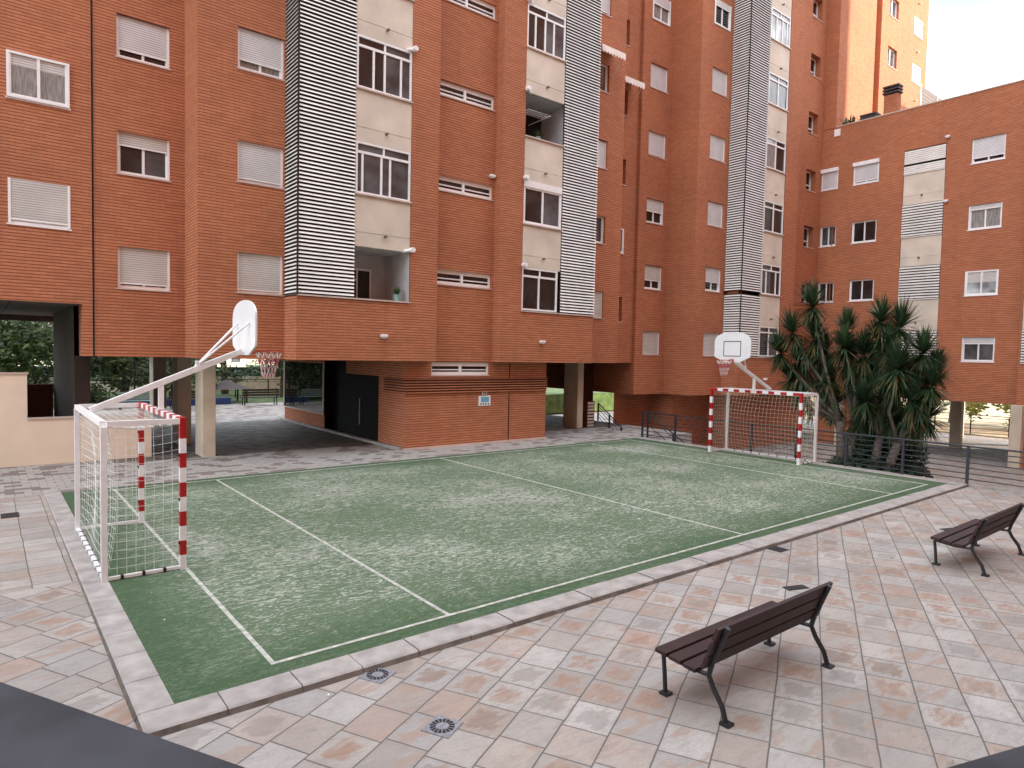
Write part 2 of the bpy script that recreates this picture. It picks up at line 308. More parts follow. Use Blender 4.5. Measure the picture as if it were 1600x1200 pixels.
# ------------------------------------------------------------------ helpers
class MB:
    def __init__(s): s.v = []; s.f = []; s.mi = []; s.mats = []; s.cur = 0
    def mat(s, m_):
        if m_ not in s.mats: s.mats.append(m_)
        s.cur = s.mats.index(m_); return s
    def poly(s, pts):
        i = len(s.v); s.v += [tuple(p) for p in pts]; s.f.append(tuple(range(i, i+len(pts)))); s.mi.append(s.cur)
    def box(s, x0, x1, y0, y1, z0, z1):
        x0, x1 = sorted((x0, x1)); y0, y1 = sorted((y0, y1)); z0, z1 = sorted((z0, z1))
        i = len(s.v); s.v += [(x, y, z) for x in (x0, x1) for y in (y0, y1) for z in (z0, z1)]
        for q in ((0, 1, 3, 2), (4, 6, 7, 5), (0, 4, 5, 1), (2, 3, 7, 6), (0, 2, 6, 4), (1, 5, 7, 3)):
            s.f.append(tuple(i+k for k in q)); s.mi.append(s.cur)
        return s
    def obox(s, c, ax, ay, az):       # oriented box: centre and three half-axis vectors
        c, ax, ay, az = map(Vector, (c, ax, ay, az)); i = len(s.v)
        s.v += [tuple(c+ax*a+ay*b_+az*d) for a in (-1, 1) for b_ in (-1, 1) for d in (-1, 1)]
        for q in ((0, 1, 3, 2), (4, 6, 7, 5), (0, 4, 5, 1), (2, 3, 7, 6), (0, 2, 6, 4), (1, 5, 7, 3)):
            s.f.append(tuple(i+k for k in q)); s.mi.append(s.cur)
        return s
    def tube(s, pts, r, n=8, cap=True, r1=None):
        pts = [Vector(p) for p in pts]; k = len(pts); base = len(s.v); up = None
        for i, p in enumerate(pts):
            t = (pts[min(i+1, k-1)]-pts[max(i-1, 0)]).normalized()
            if up is None: up = Vector((0, 0, 1)) if abs(t.z) < .9 else Vector((1, 0, 0))
            a = t.cross(up).normalized(); up = a.cross(t).normalized()
            rad = r if r1 is None else r+(r1-r)*i/(k-1)
            for j in range(n):
                th = 2*math.pi*(j+.5)/n; s.v.append(tuple(p+a*math.cos(th)*rad+up*math.sin(th)*rad))
        for i in range(k-1):
            for j in range(n):
                a0 = base+i*n+j; a1 = base+i*n+(j+1) % n
                s.f.append((a0, a1, a1+n, a0+n)); s.mi.append(s.cur)
        if cap:
            s.f.append(tuple(base+j for j in range(n))[::-1]); s.mi.append(s.cur)
            s.f.append(tuple(base+(k-1)*n+j for j in range(n))); s.mi.append(s.cur)
        return s
    def build(s, name, mat=None, parent=None, smooth=False, bevel=0, **props):
        me = bpy.data.meshes.new(name); me.from_pydata(s.v, [], s.f)
        mats = s.mats or [mat]
        for q in mats: me.materials.append(M[q] if isinstance(q, str) else q)
        if s.mats: me.polygons.foreach_set('material_index', s.mi)
        if smooth: me.polygons.foreach_set('use_smooth', [True]*len(s.f))
        me.update()
        o = bpy.data.objects.new(name, me); C.objects.link(o)
        if parent is not None:
            o.parent = parent
            w = world_loc(parent); me.transform(Matrix.Translation(-w))
        if bevel:
            bv = o.modifiers.new('bevel', 'BEVEL'); bv.width = bevel; bv.segments = 2; bv.limit_method = 'ANGLE'
        for k_, v_ in props.items(): o[k_] = v_
        return o
def world_loc(o):
    w = Vector((0, 0, 0))
    while o is not None: w += o.location; o = o.parent
    return w
def thing(name, label, cat, loc=(0, 0, 0), group=None):
    o = bpy.data.objects.new(name, None); C.objects.link(o); o.location = loc; o.empty_display_size = .2
    o['label'] = label; o['category'] = cat
    if group: o['group'] = group
    return o
def tag(o, label, cat, group=None):
    o['label'] = label; o['category'] = cat
    if group: o['group'] = group
    return o
def bx(*a): return MB().box(*a)

# ------------------------------------------------------------------ ground
def pz(y): return -.06 if y <= -.6 else (-.06+.045*(y+.6)/10.6 if y < 10 else -.015)
mb = MB()
def sheet(mb, x0, x1, ys):
    for a, b_ in zip(ys, ys[1:]): mb.poly([(x0, a, pz(a)), (x1, a, pz(a)), (x1, b_, pz(b_)), (x0, b_, pz(b_))])
sheet(mb, -60, 17.35, [-40, -.6, 10.0]); sheet(mb, -60, 20.3, [10.0, 31.5])
mb.build('plaza_paving', 'paving', kind='structure')
mb = MB(); mb.poly([(17.0, -60, -1.42), (60, -60, -1.42), (60, 30, -1.42), (17.0, 30, -1.42)]); mb.build('sunken_yard_ground', 'paving', kind='structure')
mb = MB(); mb.poly([(-400, -400, -1.6), (600, -400, -1.6), (600, 600, -1.6), (-400, 600, -1.6)]); mb.build('ground', 'sand', kind='structure')
mb = MB(); mb.box(-70, 46, 31.5, 120, -1.5, -.02); mb.build('park_lawn', 'grassy', kind='structure')
mb = MB(); mb.box(46, 120, -60, 60, -1.55, -1.36); mb.build('park_path', 'sand', kind='structure')
bx(17.35, 17.5, -40, 7.6, -1.5, -.02).build('retaining_wall', 'kerb', kind='structure')
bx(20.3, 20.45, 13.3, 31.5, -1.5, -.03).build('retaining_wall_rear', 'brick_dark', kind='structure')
bx(.1, 20.2, 13.35, 22.2, -.03, -.008).build('undercroft_shaded_paving', 'paving_shaded', kind='structure')  # thin sheet of the shade-darkened paving, under the building only
# turf pitch
bx(-.92, 16.9, -.25, 10.0, -.05, 0).build('turf_pitch', 'turf', kind='structure')
mb = MB(); lw = .024; z0, z1 = .001, .006
def yline(x, y0=0, y1=9.73): mb.box(x-lw, x+lw, y0, y1, z0, z1)
mb.box(-lw, 16.24+lw, -lw, lw, z0, z1); mb.box(-lw, 16.24+lw, 9.73-lw, 9.73+lw, z0, z1)
for x in (0, 2.03, 8.1, 14.22, 16.24): yline(x, lw+.001, 9.73-lw-.001)
mb.build('pitch_lines', 'line', kind='structure')
# kerb round the near and left side, one stone after another
mb = MB()
x = -1.20; k = 0
while x < 17.2:
    x2 = min(x+.62+.03*math.sin(k*2.1), 17.25); d = .003*math.sin(k*3.3)
    i = len(mb.v)
    yo, yi = -.575, -.25
    if k == 0: x0_, x0i = x, x+.28
    else: x0_ = x0i = x+.008
    prof = [(yo-.03, -.09), (yo, -.012+d), (yo+.02, .002+d), (yi, .004+d)]
    A = [((-1.225, -1.2, -1.182, -.92)[j] if k == 0 else x0_, y, z) for j, (y, z) in enumerate(prof)]; B = [(x2, y, z) for y, z in prof]
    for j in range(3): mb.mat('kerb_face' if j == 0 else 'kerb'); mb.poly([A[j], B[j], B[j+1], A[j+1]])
    x = x2; k += 1
y = -.25; k = 0
mb.mat('kerb'); mb.poly([(-1.182, -.555, .002), (-.92, -.25, .004), (-1.18, -.25, .003)]); mb.poly([(-1.2, -.575, -.012), (-1.182, -.555, .002), (-1.18, -.25, .002), (-1.2, -.25, -.012)])
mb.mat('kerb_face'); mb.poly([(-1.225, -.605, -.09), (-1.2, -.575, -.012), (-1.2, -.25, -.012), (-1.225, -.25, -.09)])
while y < 10.2:
    y2 = min(y+.63, 10.25)
    prof = [(-1.23, -.08), (-1.2, -.01), (-1.18, .002), (-.92, .004)]
    A = [(px, y+.008, z) for px, z in prof]; B = [(px, y2, z) for px, z in prof]
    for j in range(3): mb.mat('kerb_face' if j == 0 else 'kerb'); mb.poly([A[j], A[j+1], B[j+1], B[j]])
    y = y2
mb.build('kerb', 'kerb', kind='structure')
bx(16.9, 17.35, -.25, 10.15, -.05, .004).build('kerb_coping', 'kerb', kind='structure')
# stairs down beside the pitch
mb = MB()
for i in range(9): mb.box(17.5, 19.0, 10.0-i*.3, 10.3-i*.3, -1.5, -.03-.155*i)
mb.box(17.36, 20.3, 9.999, 10.0, -1.5, -.03)
mb.build('stairs', 'kerb', kind='structure')
# terrace the picture is taken from
mb = MB(); c0 = (-.76, -4.87)
pa = (c0[0]-.47*9, c0[1]+.883*9); pb = (c0[0]+.953*12, c0[1]-.303*12)
top = [(c0[0], c0[1]), pa, (-20, -2), (-20, -14), (pb[0], -14), pb]
mb.poly([(x, y, 1.4) for x, y in top])
for i in range(6):
    a, b_ = top[i], top[(i+1) % 6]; mb.poly([(*a, -.1), (*b_, -.1), (*b_, 1.4), (*a, 1.4)])
mb.build('terrace', 'slate', kind='structure')

# ------------------------------------------------------------------ facade builder
def seg_map(axis, const):
    # w>0 is outwards (towards -Y or -X)
    if axis == 'y': return lambda u, w, z: (u, const-w, z)
    return lambda u, w, z: (const-w, u, z)
def wall(mb, axis, const, ua, ub, za, zb, holes=(), depth=.2):
    mp = seg_map(axis, const)
    us = sorted({ua, ub, *[h[0] for h in holes], *[h[1] for h in holes]}); us = [u for u in us if ua <= u <= ub]
    zs = sorted({za, zb, *[h[2] for h in holes], *[h[3] for h in holes]}); zs = [z for z in zs if za <= z <= zb]
    for i in range(len(us)-1):
        for j in range(len(zs)-1):
            uc, zc = (us[i]+us[i+1])/2, (zs[j]+zs[j+1])/2
            if any(h[0] < uc < h[1] and h[2] < zc < h[3] for h in holes): continue
            mb.poly([mp(us[i], 0, zs[j]), mp(us[i+1], 0, zs[j]), mp(us[i+1], 0, zs[j+1]), mp(us[i], 0, zs[j+1])])
    for h in holes:
        d = -(h[4] if len(h) > 4 else depth); a, b_, c, e = h[:4]
        mb.poly([mp(a, 0, c), mp(a, d, c), mp(a, d, e), mp(a, 0, e)]); mb.poly([mp(b_, 0, c), mp(b_, d, c), mp(b_, d, e), mp(b_, 0, e)])
        mb.poly([mp(a, 0, c), mp(b_, 0, c), mp(b_, d, c), mp(a, d, c)]); mb.poly([mp(a, 0, e), mp(b_, 0, e), mp(b_, d, e), mp(a, d, e)])
def mbox(mb, mp, u0, u1, w0, w1, z0, z1):
    a = mp(u0, w0, z0); b_ = mp(u1, w1, z1); mb.box(a[0], b_[0], a[1], b_[1], a[2], b_[2])
def window(parent, axis, const, u0, u1, z0, z1, style='slide', shut=0., pane='glass', rec=.12, sill=True, warm=False, box_=False, mull=None, pane2=None, inner=0):
    """window part > frame, shutter, sill; the part itself is its panes"""
    mp = seg_map(axis, const); w = -rec
    p = MB(); ft = .055
    um = (u0+u1)/2
    if pane2:
        p.mat(pane); mbox(p, mp, u0+.01, um, w-.045, w-.03, z0+.01, z1-.01); p.mat(pane2); mbox(p, mp, um, u1-.01, w-.045, w-.03, z0+.01, z1-.01)
    else: mbox(p, mp, u0+.01, u1-.01, w-.045, w-.03, z0+.01, z1-.01)
    po = p.build('window', pane, parent)
    if inner: 
        q = MB(); mbox(q, mp, u0+ft, u1-ft, w-.0295, w-.0265, z1-ft-(z1-z0)*inner, z1-ft); q.build('inner_blind', 'shutter_warm', po)
    f = MB()
    mbox(f, mp, u0, u0+ft, w-.05, w+.02, z0, z1); mbox(f, mp, u1-ft, u1, w-.05, w+.02, z0, z1)
    mbox(f, mp, u0+ft, u1-ft, w-.05, w+.02, z0, z0+ft); mbox(f, mp, u0+ft, u1-ft, w-.05, w+.02, z1-ft, z1)
    if style == 'slide':
        mbox(f, mp, um-.03, um+.03, w-.035, w+.01, z0+ft, z1-ft)
        mbox(f, mp, u0+ft, u0+ft+.035, w-.035, w+.0, z0+ft, z1-ft); mbox(f, mp, u1-ft-.035, u1-ft, w-.035, w+.0, z0+ft, z1-ft)
        mbox(f, mp, u0+ft+.035, um-.03, w-.035, w, z0+ft, z0+ft+.035); mbox(f, mp, um+.03, u1-ft-.035, w-.035, w, z0+ft, z0+ft+.035)
    elif style == 'tall':
        zt = z1-.32
        mbox(f, mp, u0+ft, u1-ft, w-.035, w+.012, zt, zt+.07)
        mbox(f, mp, um-.025, um+.025, w-.033, w+.008, zt+.07, z1-ft)
        for t in (mull or (.27, .52, .78)):
            q = u0+(u1-u0)*t; mbox(f, mp, q-.028, q+.028, w-.033, w+.008, z0+ft, zt)
    elif style == 'strip':
        zm = z0+(z1-z0)*.42
        mbox(f, mp, um-.04, um+.04, w-.035, w+.03, z0+ft, z1-ft)
        for a, b_ in ((u0+ft, um-.04), (um+.04, u1-ft)):
            mbox(f, mp, a, b_, w-.033, w+.015, zm-.018, zm+.018); mbox(f, mp, a, b_, w-.033, w+.015, z0+ft, z0+ft+.05); mbox(f, mp, a, b_, w-.033, w+.015, z1-ft-.07, z1-ft)
    elif style == 'slit':
        zm = z0+(z1-z0)*.35
        mbox(f, mp, u0+ft, u1-ft, w-.033, w+.015, zm-.03, zm+.03)
    f.build('frame', 'frame', po)
    if shut > 0:
        s = MB(); zs = z1-ft-(z1-z0-2*ft)*shut
        mbox(s, mp, u0+ft+.002, u1-ft-.002, w+.022, w+.040, zs, z1-.003)
        so_ = s.build('shutter', 'shutter_warm' if warm else 'shutter', po)
        s = MB(); mbox(s, mp, u0+ft+.002, u1-ft-.002, w+.018, w+.046, zs-.035, zs); 
        mbox(s, mp, u0+.001, u0+ft, w+.021, w+.055, z0+.01, z1-.003); mbox(s, mp, u1-ft, u1-.001, w+.021, w+.055, z0+.01, z1-.003)
        s.build('shutter_rail', 'frame', po)
    if box_:
        s = MB(); mbox(s, mp, u0-.02, u1+.02, .003, .12, z1-.16, z1+.02); s.build('shutter_box', 'frame', po)
    if sill:
        s = MB(); mbox(s, mp, u0-.03, u1+.03, -.2, .03, z0-.035, z0-.002); s.build('sill', 'stone' if sill is True else sill, po)
    return po
def louvre(parent, axis, const, ua, ub, za, zb, sides=(), pitch_=.1045):
    """white slat screen; sides: extra (axis,const,ua,ub) faces turned round the corner"""
    s = MB(); bk = MB()
    for ax, cn, a, b_ in [(axis, const, ua, ub), *sides]:
        mp = seg_map(ax, cn)
        n = int((zb-za)/pitch_)
        for i in range(n):
            z = za+pitch_*(i+.5)
            i0 = len(s.v)
            # tilted blade: lower edge proud, upper edge set back
            k_ = pitch_/.163; j = .003*math.sin(i*2.7+a)
            s.v += [mp(a, .035+j, z-.046*k_), mp(b_, .035-j, z-.046*k_), mp(b_, .0, z+.040*k_), mp(a, .0, z+.040*k_),
                    mp(a, .020, z-.050*k_), mp(b_, .020, z-.050*k_), mp(b_, -.012, z+.034*k_), mp(a, -.012, z+.034*k_)]
            for q in ((0, 1, 2, 3), (7, 6, 5, 4), (0, 4, 5, 1), (3, 2, 6, 7), (0, 3, 7, 4), (1, 5, 6, 2)):
                s.f.append(tuple(i0+k for k in q)); s.mi.append(0)
        mbox(bk, mp, a+.01, b_-.01, -.075, -.05, za, zb)
    o = s.build('louvre_screen', 'slat', parent); bk.build('backing', 'dark', o)
    return o
def spandrel(parent, axis, const, ua, ub, za, zb, groove=.40):
    mp = seg_map(axis, const); s = MB()
    mbox(s, mp, ua, ub, -.12, -.012, za, za+groove-.008); mbox(s, mp, ua, ub, -.12, -.012, za+groove+.008, zb); mbox(s, mp, ua, ub, -.12, -.03, za+groove-.008, za+groove+.008)
    o = s.build('spandrel_panel', 'beige', parent)
    c = MB(); uc = (ua+ub)/2+.05; c.tube([mp(uc, -.02, za+groove-.04), mp(uc, .09, za+groove-.05)], .038, 8)
    c.build('drain_spout', 'kerb_face', o)
    return o
def lamp_part(parent, p, r=.06, ln=.14, axis='y'):
    s = MB(); x, y, z = p
    if axis == 'y': s.box(x-.1, x+.1, y-.13, y, z-.035, z+.045); s.box(x-.06, x+.06, y-.11, y-.02, z-.07, z-.035)
    else: s.box(x-.13, x, y-.1, y+.1, z-.035, z+.045); s.box(x-.11, x-.02, y-.06, y+.06, z-.07, z-.035)
    s.build('wall_lamp', 'white', parent, bevel=.015)
def awning_roll(parent, p, dirx):
    s = MB(); x, y, z = p
    s.tube([(x, y, z), (x+dirx*.0, y-.16, z+.0)], .075, 12); s.tube([(x, y-.05, z), (x-dirx*.25, y+.10, z-.05)], .05, 10)
    s.build('awning_roll', 'white', parent, smooth=False)

FL = 2.93
# ================================================================== building 1 (straight ahead, left half)
b1 = thing('apartment_building', 'red brick apartment block behind the near goal, two striped louvre columns, on beige pillars', 'building', (10.2, 16, 0), 'red brick blocks round the courtyard')
TOP1 = 27.
SO1 = 2.75
def rows(base, zmax): 
    k = 0; out = []
    while base+FL*k < zmax: out.append(base+FL*k); k += 1
    return out
r1 = rows(4.53, 20)
fb = MB()
wB = [(.61, 1.84, z, z+1.07) for z in r1]; wC = [(3.18, 4.40, z, z+1.07) for z in r1]
wD = [(16.0, 17.18, z, z+1.07) for z in r1]; wE = [(18.46, 19.57, z, z+1.07, .3) for z in r1]
wall(fb, 'y', 13.5, .08, 2.2, SO1, TOP1, wB)
wall(fb, 'x', 2.2, 12.14, 13.5, SO1, TOP1)
wall(fb, 'y', 12.14, 2.2, 4.44, SO1, TOP1, wC)
Yb = 11.22
wall(fb, 'x', 4.44, Yb, 12.14, SO1, 4.52); wall(fb, 'x', 4.62, Yb+.2, 12.14, 4.52, TOP1)
wall(fb, 'y', Yb, 4.44, 7.87, SO1, 4.52)
wall(fb, 'y', Yb, 7.87, 8.84, SO1, TOP1)
wall(fb, 'x', 8.84, Yb, 11.6, SO1, TOP1)
rec = [(8.93, 11.2, z, z+.47, .18) for z in rows(5.2, 20)]
wall(fb, 'y', 11.6, 8.84, 11.28, SO1, TOP1, rec)
wall(fb, 'x', 11.28, Yb, 11.6, SO1, TOP1)
wall(fb, 'y', Yb, 11.28, 12.22, SO1, TOP1)
wall(fb, 'y', Yb, 12.22, 15.68, SO1, 4.52)
wall(fb, 'x', 15.68, Yb, 12.14, SO1, TOP1)
wall(fb, 'y', 12.14, 15.68, 18.1, SO1, TOP1, wD)
wall(fb, 'x', 18.1, 12.14, 13.3, SO1, TOP1)
wall(fb, 'y', 13.3, 18.1, 20.3, SO1, TOP1, wE)
wall(fb, 'x', 20.3, 13.3, 22.3, SO1, TOP1); wall(fb, 'x', .08, 13.5, 22.3, SO1, TOP1); wall(fb, 'y', 22.3, .08, 20.3, SO1, TOP1)
# pier walls that close the pockets behind louvres and spandrels
for a, b_ in ((4.50, 7.87), (12.22, 15.62)):
    wall(fb, 'y', 12.95, a, b_, 4.52, TOP1)
fb.build('brick_facade', 'brick', b1)
# joint line at the left edge
bx(.072, .095, 13.49, 13.497, SO1, TOP1).build('expansion_joint', 'dark', b1)
plan1 = [(.08, 13.5), (2.2, 13.5), (2.2, 12.14), (4.44, 12.14), (4.44, Yb), (8.84, Yb), (8.84, 11.6), (11.28, 11.6), (11.28, Yb), (15.68, Yb), (15.68, 12.14), (18.1, 12.14), (18.1, 13.3), (20.3, 13.3), (20.3, 22.3), (.08, 22.3)]
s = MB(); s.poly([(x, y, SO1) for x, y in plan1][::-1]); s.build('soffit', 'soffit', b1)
s = MB(); s.poly([(x, y, TOP1) for x, y in plan1]); s.build('roof', 'soffit', b1)
# windows of B and C
cfgB = [(.80, 'glass', True), (.26, 'glass', True), (.80, 'glass', False), (.3, 'curtain', False), (1, 'glass', False), (1, 'glass', False)]
cfgC = [(.93, 'glass', False), (.92, 'glass', True), (.76, 'curtain', False), (.5, 'glass', False), (1, 'glass', False), (1, 'glass', False)]
for k, h in enumerate(wB): window(b1, 'y', 13.5, h[0], h[1], h[2], h[3], pane2=('glass_grey' if k == 1 else None), shut=[.90, .27, .80, .4, 1, 1][k], warm=(k < 2), pane=['glass', 'glass', 'glass', 'curtain', 'glass', 'glass'][k])
for k, h in enumerate(wC): window(b1, 'y', 12.14, h[0], h[1], h[2], h[3], shut=[.95, .93, .76, .4, 1, 1][k], warm=(k < 1), pane=cfgC[k][1])
for k, h in enumerate(wD): window(b1, 'y', 12.14, h[0], h[1], h[2], h[3], shut=[1, 0, 1, 0, .9, 1][k], warm=(k == 0), pane='glass_grey', box_=False)
for k, h in enumerate(wE): window(b1, 'y', 13.3, h[0], h[1], h[2], h[3], shut=0, pane='glass', rec=(.24 if k != 1 else .02))
for h in rec: window(b1, 'y', 11.6, h[0], h[1], h[2], h[3], style='strip', rec=.1)
for a, b_ in ((4.44, 6.08), (14.0, 15.68)):
    pass
louvre(b1, 'y', Yb, 4.46, 6.08, 4.55, 18.6, sides=[('x', 4.46, Yb+.0, 12.13)])
lo2 = louvre(b1, 'y', Yb, 14.0, 15.72, 4.55, 18.6)
s = MB(); s.box(4.425, 4.465, Yb-.05, Yb-.012, 4.5, 18.6); s.build('louvre_corner_post', 'dark', b1)
bx(4.44, 7.90, Yb-.04, Yb+.9, 4.485, 4.528).build('balcony_ledge', 'stone', b1); bx(12.19, 15.72, Yb-.04, Yb+.9, 4.485, 4.528).build('balcony_ledge', 'stone', b1)
# infill columns: windows, spandrels, open balconies
def balcony(parent, ua, ub, z0, z1, Y, depth, door=True, flip=False):
    mp = seg_map('y', Y); s = MB()
    y1 = Y+depth
    s.poly([(ua, Y, z0), (ub, Y, z0), (ub, y1, z0), (ua, y1, z0)])
    s.poly([(ua, Y+.13, z1), (ub, Y+.13, z1), (ub, y1, z1), (ua, y1, z1)]); s.poly([(ua, y1-.002, z0), (ub, y1-.002, z0), (ub, y1-.002, z1), (ua, y1-.002, z1)])
    s.poly([(ua, Y+.13, z0), (ua, y1, z0), (ua, y1, z1), (ua, Y+.13, z1)]); s.poly([(ub, Y+.01, z0), (ub, y1, z0), (ub, y1, z1), (ub, Y+.01, z1)])
    o = s.build('balcony_recess', 'balcony', parent)
    return o, y1
zt = {}
for col, (ua, ub) in enumerate(((6.10, 7.87), (12.22, 13.98))):
    for k in range(5):
        z0 = 4.55+FL*k; z1 = z0+1.45
        spandrel(b1, 'y', Yb, ua, ub, z1, z0+FL-.045 if k < 4 else z1+1.45)
        if k: 
            s = MB(); s.box(ua-.02, ub+.02, Yb-.045, Yb+.1, z0-.043, z0-.002); s.build('balcony_sill', 'stone', b1)
        openb = (col == 0 and k == 0) or (col == 1 and k == 2)
        if not openb:
            mull = {(0, 1): (.12, .46, .62), (0, 2): (.30, .50, .80), (0, 3): (.3, .6), (1, 0): (.48,), (1, 1): (.46,), (1, 3): (.22, .47, .70), (1, 4): (.4, .7)}.get((col, k), (.3, .6))
            ur = ub-.12 if (col, k) in ((1, 0),) else ub-.01
            st = 'tall' if (col, k) != (1, 1) else 'slide'
            zz = z1-.22 if (col, k) == (1, 1) else z1-.005
            window(b1, 'y', Yb, ua+.01, ur, z0, zz, style=st, mull=mull, rec=.03, sill=False, pane={(0, 1): 'glass_grey', (1, 1): 'glass', (0, 2): 'glass', (1, 3): 'glass', (1, 0): 'glass'}.get((col, k), 'glass'), pane2={(1, 1): 'glass_grey', (0, 2): 'glass_grey', (1, 3): 'glass_grey'}.get((col, k)))
            if (col, k) == (1, 1): bx(ua+.01, ub-.01, Yb-.02, Yb+.1, z1-.219, z1-.003).build('blind_box', 'frame', b1)
        awning_roll(b1, ((ub+.02 if col == 0 else ua+.02), Yb-.02, z1+.06), 1 if col == 0 else -1) if not (col == 1 and k == 4) and not (col == 0 and k == 1) else None
o, y1 = balcony(b1, 6.0, 7.87, 3.5, 6.0, Yb+.02, 1.5)
s = MB(); s.box(6.35, 6.40, y1-.05, y1-.005, 3.5, 5.55); s.box(6.85, 6.90, y1-.05, y1-.005, 3.5, 5.55); s.box(7.3, 7.35, y1-.05, y1-.005, 3.5, 5.55); s.box(6.35, 7.35, y1-.055, y1-.006, 5.5, 5.56); s.box(6.40, 6.85, y1-.054, y1-.007, 5.18, 5.24)
s.build('door_frame', 'frame', o); bx(6.40, 7.3, y1-.03, y1-.01, 3.5, 5.5).build('balcony_door', 'black', o)
o, y1 = balcony(b1, 12.22, 14.2, 9.35, 11.86, Yb+.02, 1.5)
bx(13.15, 13.5, y1-.05, y1-.01, 9.35, 11.4).build('balcony_door', 'brick_dark', o); bx(13.5, 14.18, y1-.06, y1-.01, 9.35, 11.8).build('dark_screen', 'black', o)
s = MB()
for q in range(4): s.tube([(12.45, Yb+.12+.14*q, 11.35), (13.45, Yb+.12+.14*q, 11.35)], .008, 5)
s.tube([(12.45, Yb+.1, 11.35), (12.45, Yb+.6, 11.35)], .01, 5); s.tube([(13.45, Yb+.1, 11.35), (13.45, Yb+.6, 11.35)], .01, 5); s.tube([(13.45, Yb+.12, 11.35), (13.1, Yb+.9, 11.15)], .01, 5)
s.build('clothes_airer', 'white', o)
# bicycle-ish clutter and potted plants seen over the ledges
def pot_plant(x, y, z, seed, label):
    rnd = random.Random(seed); t = thing('potted_plant', label, 'potted plant', (x, y, z))
    s = MB(); s.tube([(x, y, z), (x, y, z+.2)], .08, 12, r1=.1); s.build('pot', 'teal', t)
    s = MB()
    for i in range(60):
        a = rnd.uniform(0, 6.28); e = rnd.uniform(.3, 1.4); l = rnd.uniform(.12, .32)
        d = Vector((math.cos(a)*math.cos(e), math.sin(a)*math.cos(e), math.sin(e))); p = Vector((x, y, z+.2)); q = p+d*l
        sd_ = d.cross(Vector((0, 0, 1))).normalized()*.02
        s.poly([p, (p+q)/2+sd_, q, (p+q)/2-sd_])
    s.build('leaves', 'leaf', t)
pot_plant(7.55, Yb+.2, 4.53, 1, 'small potted plant on the ledge of the lowest open balcony')
pot_plant(13.0, Yb+.25, 10.36, 2, 'potted plant behind the ledge of the open balcony high up beside the louvres')
# small roller awnings on two side windows
def awning(parent, x0, x1, y, z, out=.7):
    s = MB(); n = 8
    s.poly([(x0, y, z), (x1, y, z), (x1, y-out, z-.22), (x0, y-out, z-.22)])
    for i in range(n):
        a = x0+(x1-x0)*i/n; b_ = x0+(x1-x0)*(i+1)/n; m_ = (a+b_)/2
        s.poly([(a, y-out, z-.22), (b_, y-out, z-.22), (b_, y-out-.01, z-.42), (m_, y-out-.01, z-.5), (a, y-out-.01, z-.42)])
    s.poly([(x1, y, z), (x1, y-out, z-.22), (x1, y-out, z-.34)])
    o = s.build('awning', 'awn', parent)
    s = MB(); s.tube([(x1, y, z-.9), (x1, y-out, z-.25)], .012, 6); s.tube([(x0, y, z), (x1, y, z)], .04, 8); s.build('awning_arm', 'white', o)
awning(b1, 16.0, 17.3, 12.12, 14.85); awning(b1, 18.4, 19.8, 13.28, 14.75, .7)
for p in ((7.02, Yb, 3.48), (13.16, Yb, 3.48)): lamp_part(b1, p)
lamp_part(b1, (11.12, 11.6, 8.9))
# ground floor core
g = MB()
cf = [(8.93, 11.2, 2.31, 2.725, .16)]
wall(g, 'y', 11.62, 8.0, 12.06, -.05, SO1, cf); wall(g, 'y', 11.62, 12.10, 13.78, -.05, SO1)
wall(g, 'y', 11.66, 12.06, 12.10, -.05, SO1)
wall(g, 'x', 8.0, 11.62, 12.92, -.05, SO1); wall(g, 'y', 12.92, 8.0, 8.05, -.05, SO1)
wall(g, 'x', 8.05, 12.92, 13.45, -.05, SO1); wall(g, 'x', 8.05, 13.45, 15.95, 2.22, SO1); wall(g, 'x', 8.05, 17.85, 22.1, 2.52, SO1); wall(g, 'x', 8.05, 17.85, 22.1, -.05, .58)
wall(g, 'x', 13.78, 11.62, 22.0, -.05, SO1); wall(g, 'y', 22.1, 8.05, 13.78, -.05, SO1)
g.build('ground_floor_wall', 'brick', b1)
window(b1, 'y', 11.62, 8.93, 11.2, 2.31, 2.725, style='strip', rec=.08)
g = MB()
for i in range(6):
    z = 1.75+i*.085
    g.box(7.945, 13.80, 11.56, 11.612, z, z+.034); g.box(7.945, 7.99, 11.612, 12.95, z, z+.034)
s = MB(); s.box(7.985, 13.79, 11.612, 11.618, 1.74, 2.22); s.box(7.988, 7.996, 11.618, 12.95, 1.74, 2.22); s.build('shadow_gap_backing', 'brick_dark', b1)
g.build('ribbed_brick_band', 'brick', b1)
d = bx(8.07, 8.12, 13.45, 15.95, 0, 2.22).build('entrance_door', 'door', b1)
s = MB(); s.tube([(8.0, 14.75, .5), (8.0, 14.75, 1.4)], .015, 8); s.build('handle', 'steel', d)
bx(8.4, 8.45, 15.95, 17.85, 0, SO1).build('dark_gate', 'door', b1)
wz = bx(8.03, 8.06, 17.9, 22.1, .6, 2.5).build('shop_window', 'mirror', b1)
s = MB(); s.box(8.0, 8.03, 17.85, 17.93, .56, 2.55); s.box(8.0, 8.03, 17.93, 22.1, .56, .6); s.box(8.0, 8.03, 22.03, 22.1, .6, 2.55); s.build('frame', 'pillar', wz)
bx(7.85, 7.995, 11.7, 22.1, -.03, .07).build('plinth_step', 'kerb', b1); bx(7.95, 13.8, 11.56, 11.62, -.04, .05).build('base_course', 'stone', b1)
for (xa, xb, ya, yb) in ((2.60, 2.95, 13.32, 14.1), (2.6, 3.0, 16.3, 17.0), (2.85, 3.3, 21.4, 22.1), (17.19, 17.52, 13.46, 14.3)):
    bx(xa, xb, ya, yb, -.05, SO1).build('pillar', 'pillar', b1, bevel=.015)
